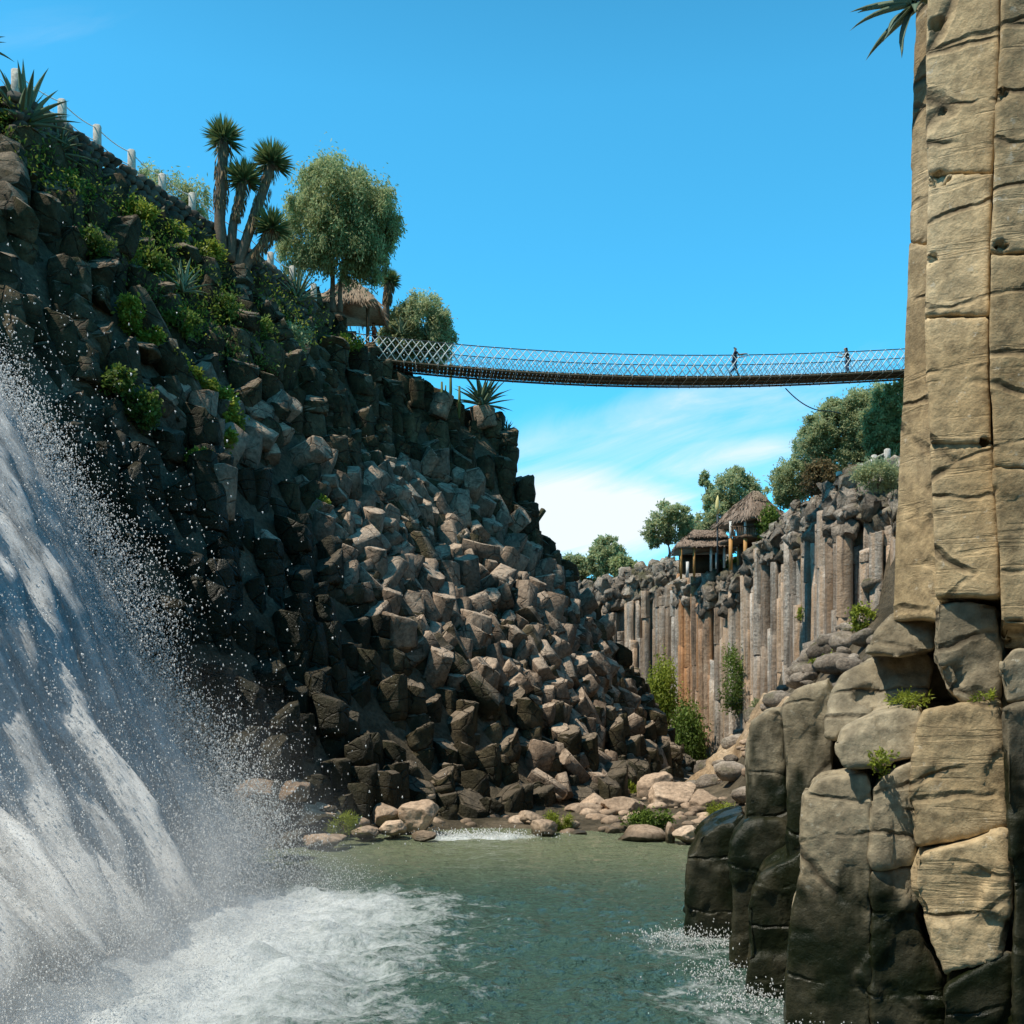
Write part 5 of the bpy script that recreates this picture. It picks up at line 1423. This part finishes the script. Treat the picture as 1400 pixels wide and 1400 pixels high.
# balcony hut on the far cliff
D = 79.0
c = P(1030, 716, D)
g = P(1030, 772, D)
t = thing('balcony_hut', 'two-storey thatched hut with a railed balcony and orange posts on the far cliff', 'hut', g)
mb = MB(); thatch_roof(mb, c + np.array([0, 0, -.1]), 4.6, 4.4, 2.4, .7, seed=5, fr=.5, rz=.5); mb.build('roof', M['thatchf'], t)
mb = MB(); thatch_roof(mb, P(1033, 681, D) + np.array([0, 0, -.3]), 1.5, 1.3, .8, .5, seed=6, fr=.25, rz=.5); mb.build('ridge_cap', M['thatch'], t)
fl = P(1030, 740, D)
for px, dy in ((999, -1.0), (1019, -2.0), (1036, -1.6), (1050, .8), (1010, 1.6)):
    a = P(px, 768, D + dy); b = np.array([a[0], a[1], c[2]]); m = np.array([a[0], a[1], fl[2]])
    mb = MB(); tube(mb, [a - np.array([0, 0, .6]), m], .15, 8); mb.build('lower_post', M['orange'], t)
    mb = MB(); tube(mb, [m, b], .11, 8); mb.build('upper_post', M['white'], t)
mb = MB(); box(mb, fl + np.array([-.2, -.1, 0]), (3.4, 3.6, .22), .35, .4); mb.build('balcony_floor', M['wood'], t)
mb = MB()
q0, q1, q2 = P(999, 738, D - 1.1), P(1019, 738, D - 2.1), P(1037, 737, D - 1.7)
for a, b in ((q0, q1), (q1, q2)):
    for hz in (.25, 1.0): tube(mb, [a + np.array([0, 0, hz]), b + np.array([0, 0, hz])], .05, 5)
rl = mb.build('railing', M['wood'], t)
for a, b in ((q0, q1), (q1, q2)):
    for k in range(8):
        q = a + (b - a) * (k + .5) / 8; mb = MB(); tube(mb, [q + np.array([0, 0, .05]), q + np.array([0, 0, 1.0])], .032, 5); mb.build('baluster', M['wood'], rl)
mb = MB(); box(mb, P(1027, 728, D + 1.2), (2.2, .15, 2.2), .35, .7); mb.build('back_wall', M['white'], t)
mb = MB(); box(mb, P(1030, 756, D + 1.0), (2.4, .3, 2.0), .35, .1); mb.build('lower_wall', M['wood'], t)

# long pavilion left of it
c = P(963, 753, 83)
t = thing('pavilion', 'long low open pavilion with a two-tier thatched roof left of the balcony hut', 'pavilion', P(960, 780, 83))
mb = MB(); thatch_roof(mb, c + np.array([0, 0, .0]), 4.9, 4.0, 1.15, 2.9, seed=8, fr=.35, rz=-.1); mb.build('lower_roof', M['thatchf'], t)
mb = MB(); thatch_roof(mb, P(966, 742, 83) + np.array([0, 0, .25]), 3.2, 2.2, .75, 2.1, seed=9, fr=.25, rz=-.1); mb.build('upper_roof', M['thatchf'], t)
for px, py in ((931, 783), (949, 780), (972, 772), (990, 768)):
    a = P(px, py, 81.4); mb = MB(); tube(mb, [a - np.array([0, 0, .5]), np.array([a[0], a[1], c[2] + .1])], .1, 8); mb.build('post', M['orange' if px < 960 else 'white'], t)
for px, py in ((940, 781), (980, 769)):
    a = P(px, py, 81.3); mb = MB(); tube(mb, [a - np.array([0, 0, .5]), a + np.array([0, 0, .75])], .12, 8); mb.build('parapet_post', M['white'], t)
mb = MB(); box(mb, P(960, 771, 84.2), (3.8, .2, 1.5), -.1, .1); mb.build('back_wall', M['wood'], t)
# lamp pole between them
a, b = P(981, 772, 79.5), P(981, 694, 79.5)
t = thing('lamp_pole', 'tall dark pole with a yellow flame-shaped top between the pavilion and the hut', 'lamp', a)
mb = MB(); tube(mb, [a - np.array([0, 0, .6]), b], .07, 8); mb.build('pole', M['cable'], t)
mb = MB(); tube(mb, [b - np.array([0, 0, .5]), b + np.array([0, 0, .1]), b + np.array([0, 0, .5]), b + np.array([0.02, 0, .95])], [.1, .19, .15, .03], 10); mb.build('lamp_head', M['yellow'], t)
# railing of white posts on the right clifftop
rp = []
for k, (px, py, D) in enumerate([(1147, 656, 62), (1176, 645, 60), (1195, 634, 58.5), (1213, 626, 57)]):
    a = P(px, py, D); mb = MB(); box(mb, a, (.28, .28, 1.0), .2, .7, .04)
    tag(mb.build('fence_post', M['post'], None, False, a), ['leftmost white post on the right clifftop beside the russet bush', 'second white post from the left on the right clifftop', 'third white post from the left on the right clifftop', 'white post nearest the tall pillar on the right clifftop'][k], 'fence post', 'white posts on the right clifftop')
    rp.append(a + np.array([0, 0, .3]))
mb = MB(); tube(mb, rp, .05, 6)
tag(mb.build('fence_rail', M['post'], None, False, rp[0]), 'pale rail joining the white posts on the right clifftop', 'rail')

# ------------------------------------------------------------------ light, sky, camera
EL, SX, SY = math.radians(60), -.91, -.41
sd = Vector((SX * math.cos(EL), SY * math.cos(EL), math.sin(EL))).normalized()
L = bpy.data.lights.new('sun', 'SUN'); L.energy = 5.0; L.angle = math.radians(.5); L.color = (1.0, .92, .79)
so = bpy.data.objects.new('sun', L); C.objects.link(so); so.rotation_euler = sd.to_track_quat('Z', 'Y').to_euler()
w = bpy.data.worlds.new('World'); scene.world = w; w.use_nodes = True
nt = w.node_tree; nt.nodes.clear()
class WT(NT):
    def __init__(s, tree):
        s.t = tree; s.n = tree.nodes
t = WT(nt); out = t.new('ShaderNodeOutputWorld'); bg = t.new('ShaderNodeBackground')
sky = t.new('ShaderNodeTexSky'); sky.sky_type = 'NISHITA'; sky.sun_disc = False; sky.sun_elevation = EL; sky.sun_rotation = math.atan2(SX, SY)
sky.air_density = 1.0; sky.dust_density = .6; sky.ozone_density = 3.0; sky.altitude = 2000
tc = t.new('ShaderNodeTexCoord'); sp = t.new('ShaderNodeSeparateXYZ'); t.link(tc.outputs['Generated'], sp.inputs[0])
yy = t.math('MAXIMUM', sp.outputs[1], .05)
u_ = t.math('DIVIDE', sp.outputs[0], yy); v_ = t.math('DIVIDE', sp.outputs[2], yy)
cv = t.new('ShaderNodeCombineXYZ'); t.link(u_, cv.inputs[0]); t.link(v_, cv.inputs[1])
def blob(px, py, rx, ry, rot=0.0):
    m = t.new('ShaderNodeMapping', vector_type='TEXTURE'); t.link(cv.outputs[0], m.inputs[0])
    m.inputs['Location'].default_value = ((px - 700) / F, (HOR - py) / F, 0); m.inputs['Scale'].default_value = (rx / F, ry / F, 1); m.inputs['Rotation'].default_value = (0, 0, rot)
    ln = t.new('ShaderNodeVectorMath', operation='LENGTH'); t.link(m.outputs[0], ln.inputs[0])
    return t.ramp(ln.outputs['Value'], [(.0, 1.0), (.45, .75), (1.0, 0.0)])
mr = t.new('ShaderNodeMapping'); t.link(cv.outputs[0], mr.inputs[0]); mr.inputs['Rotation'].default_value = (0, 0, -.30)
mp = t.new('ShaderNodeMapping'); t.link(mr.outputs[0], mp.inputs[0]); mp.inputs['Scale'].default_value = (3.6, 17, 1)
n1 = t.noise(mp.outputs[0], 1.0, 9, .62, .7)
cover = t.math('MAXIMUM', t.math('MULTIPLY', blob(800, 705, 240, 105), 1.5), t.math('MAXIMUM', t.math('MULTIPLY', blob(880, 585, 430, 75, .25), .72), t.math('MAXIMUM', t.math('MULTIPLY', blob(950, 640, 300, 70, .1), .75), t.math('MULTIPLY', blob(60, 40, 160, 40, .1), .16))))
cl = t.math('ADD', cover, t.math('MULTIPLY', t.math('SUBTRACT', n1, .55), 1.9))
cl = t.math('MULTIPLY', t.ramp(cl, [(.05, 0.0), (.55, .4), (1.0, 1.0)]), t.ramp(cover, [(.0, 0.0), (.55, 1.0)]))
skc = t.mix(1.0, sky.outputs[0], (.80, 2.95, 2.85), 'MULTIPLY')
cloudc = t.mix(0.0, (8.6, 9.2, 9.4), (0, 0, 0))
el = t.ramp(sp.outputs[2], [(.0, 1.0), (.52, 1.0), (.85, .42)])
bk = t.ramp(t.math('MULTIPLY_ADD', sp.outputs[1], .5), [(.3, .6), (.55, 1.0)])
bk.node.inputs[0].links[0].from_node.inputs[2].default_value = .5
skc = t.mix(1.0, skc, t.mix(1.0, el, bk, 'MULTIPLY'), 'MULTIPLY')
fin = t.mix(t.math('MULTIPLY', cl, .97), skc, cloudc)
t.link(fin, bg.inputs[0]); bg.inputs[1].default_value = .11; t.link(bg.outputs[0], out.inputs[0])

cam = bpy.data.cameras.new('camera'); co_ = bpy.data.objects.new('camera', cam); C.objects.link(co_)
co_.location = (0, 0, CAMZ); co_.rotation_euler = (math.radians(90), 0, 0)
cam.sensor_width = 36; cam.lens = 36.0; cam.shift_y = (HOR - 700) / 1400; cam.clip_end = 6000; cam.clip_start = .1
scene.camera = co_
scene.view_settings.view_transform = 'Standard'; scene.view_settings.look = 'None'; scene.view_settings.exposure = 0
scene.cycles.volume_bounces = 2; scene.cycles.volume_step_rate = 2.0; scene.cycles.volume_max_steps = 64; scene.cycles.max_bounces = 5; scene.cycles.diffuse_bounces = 3; scene.cycles.transparent_max_bounces = 24
scene.cycles.use_denoising = True
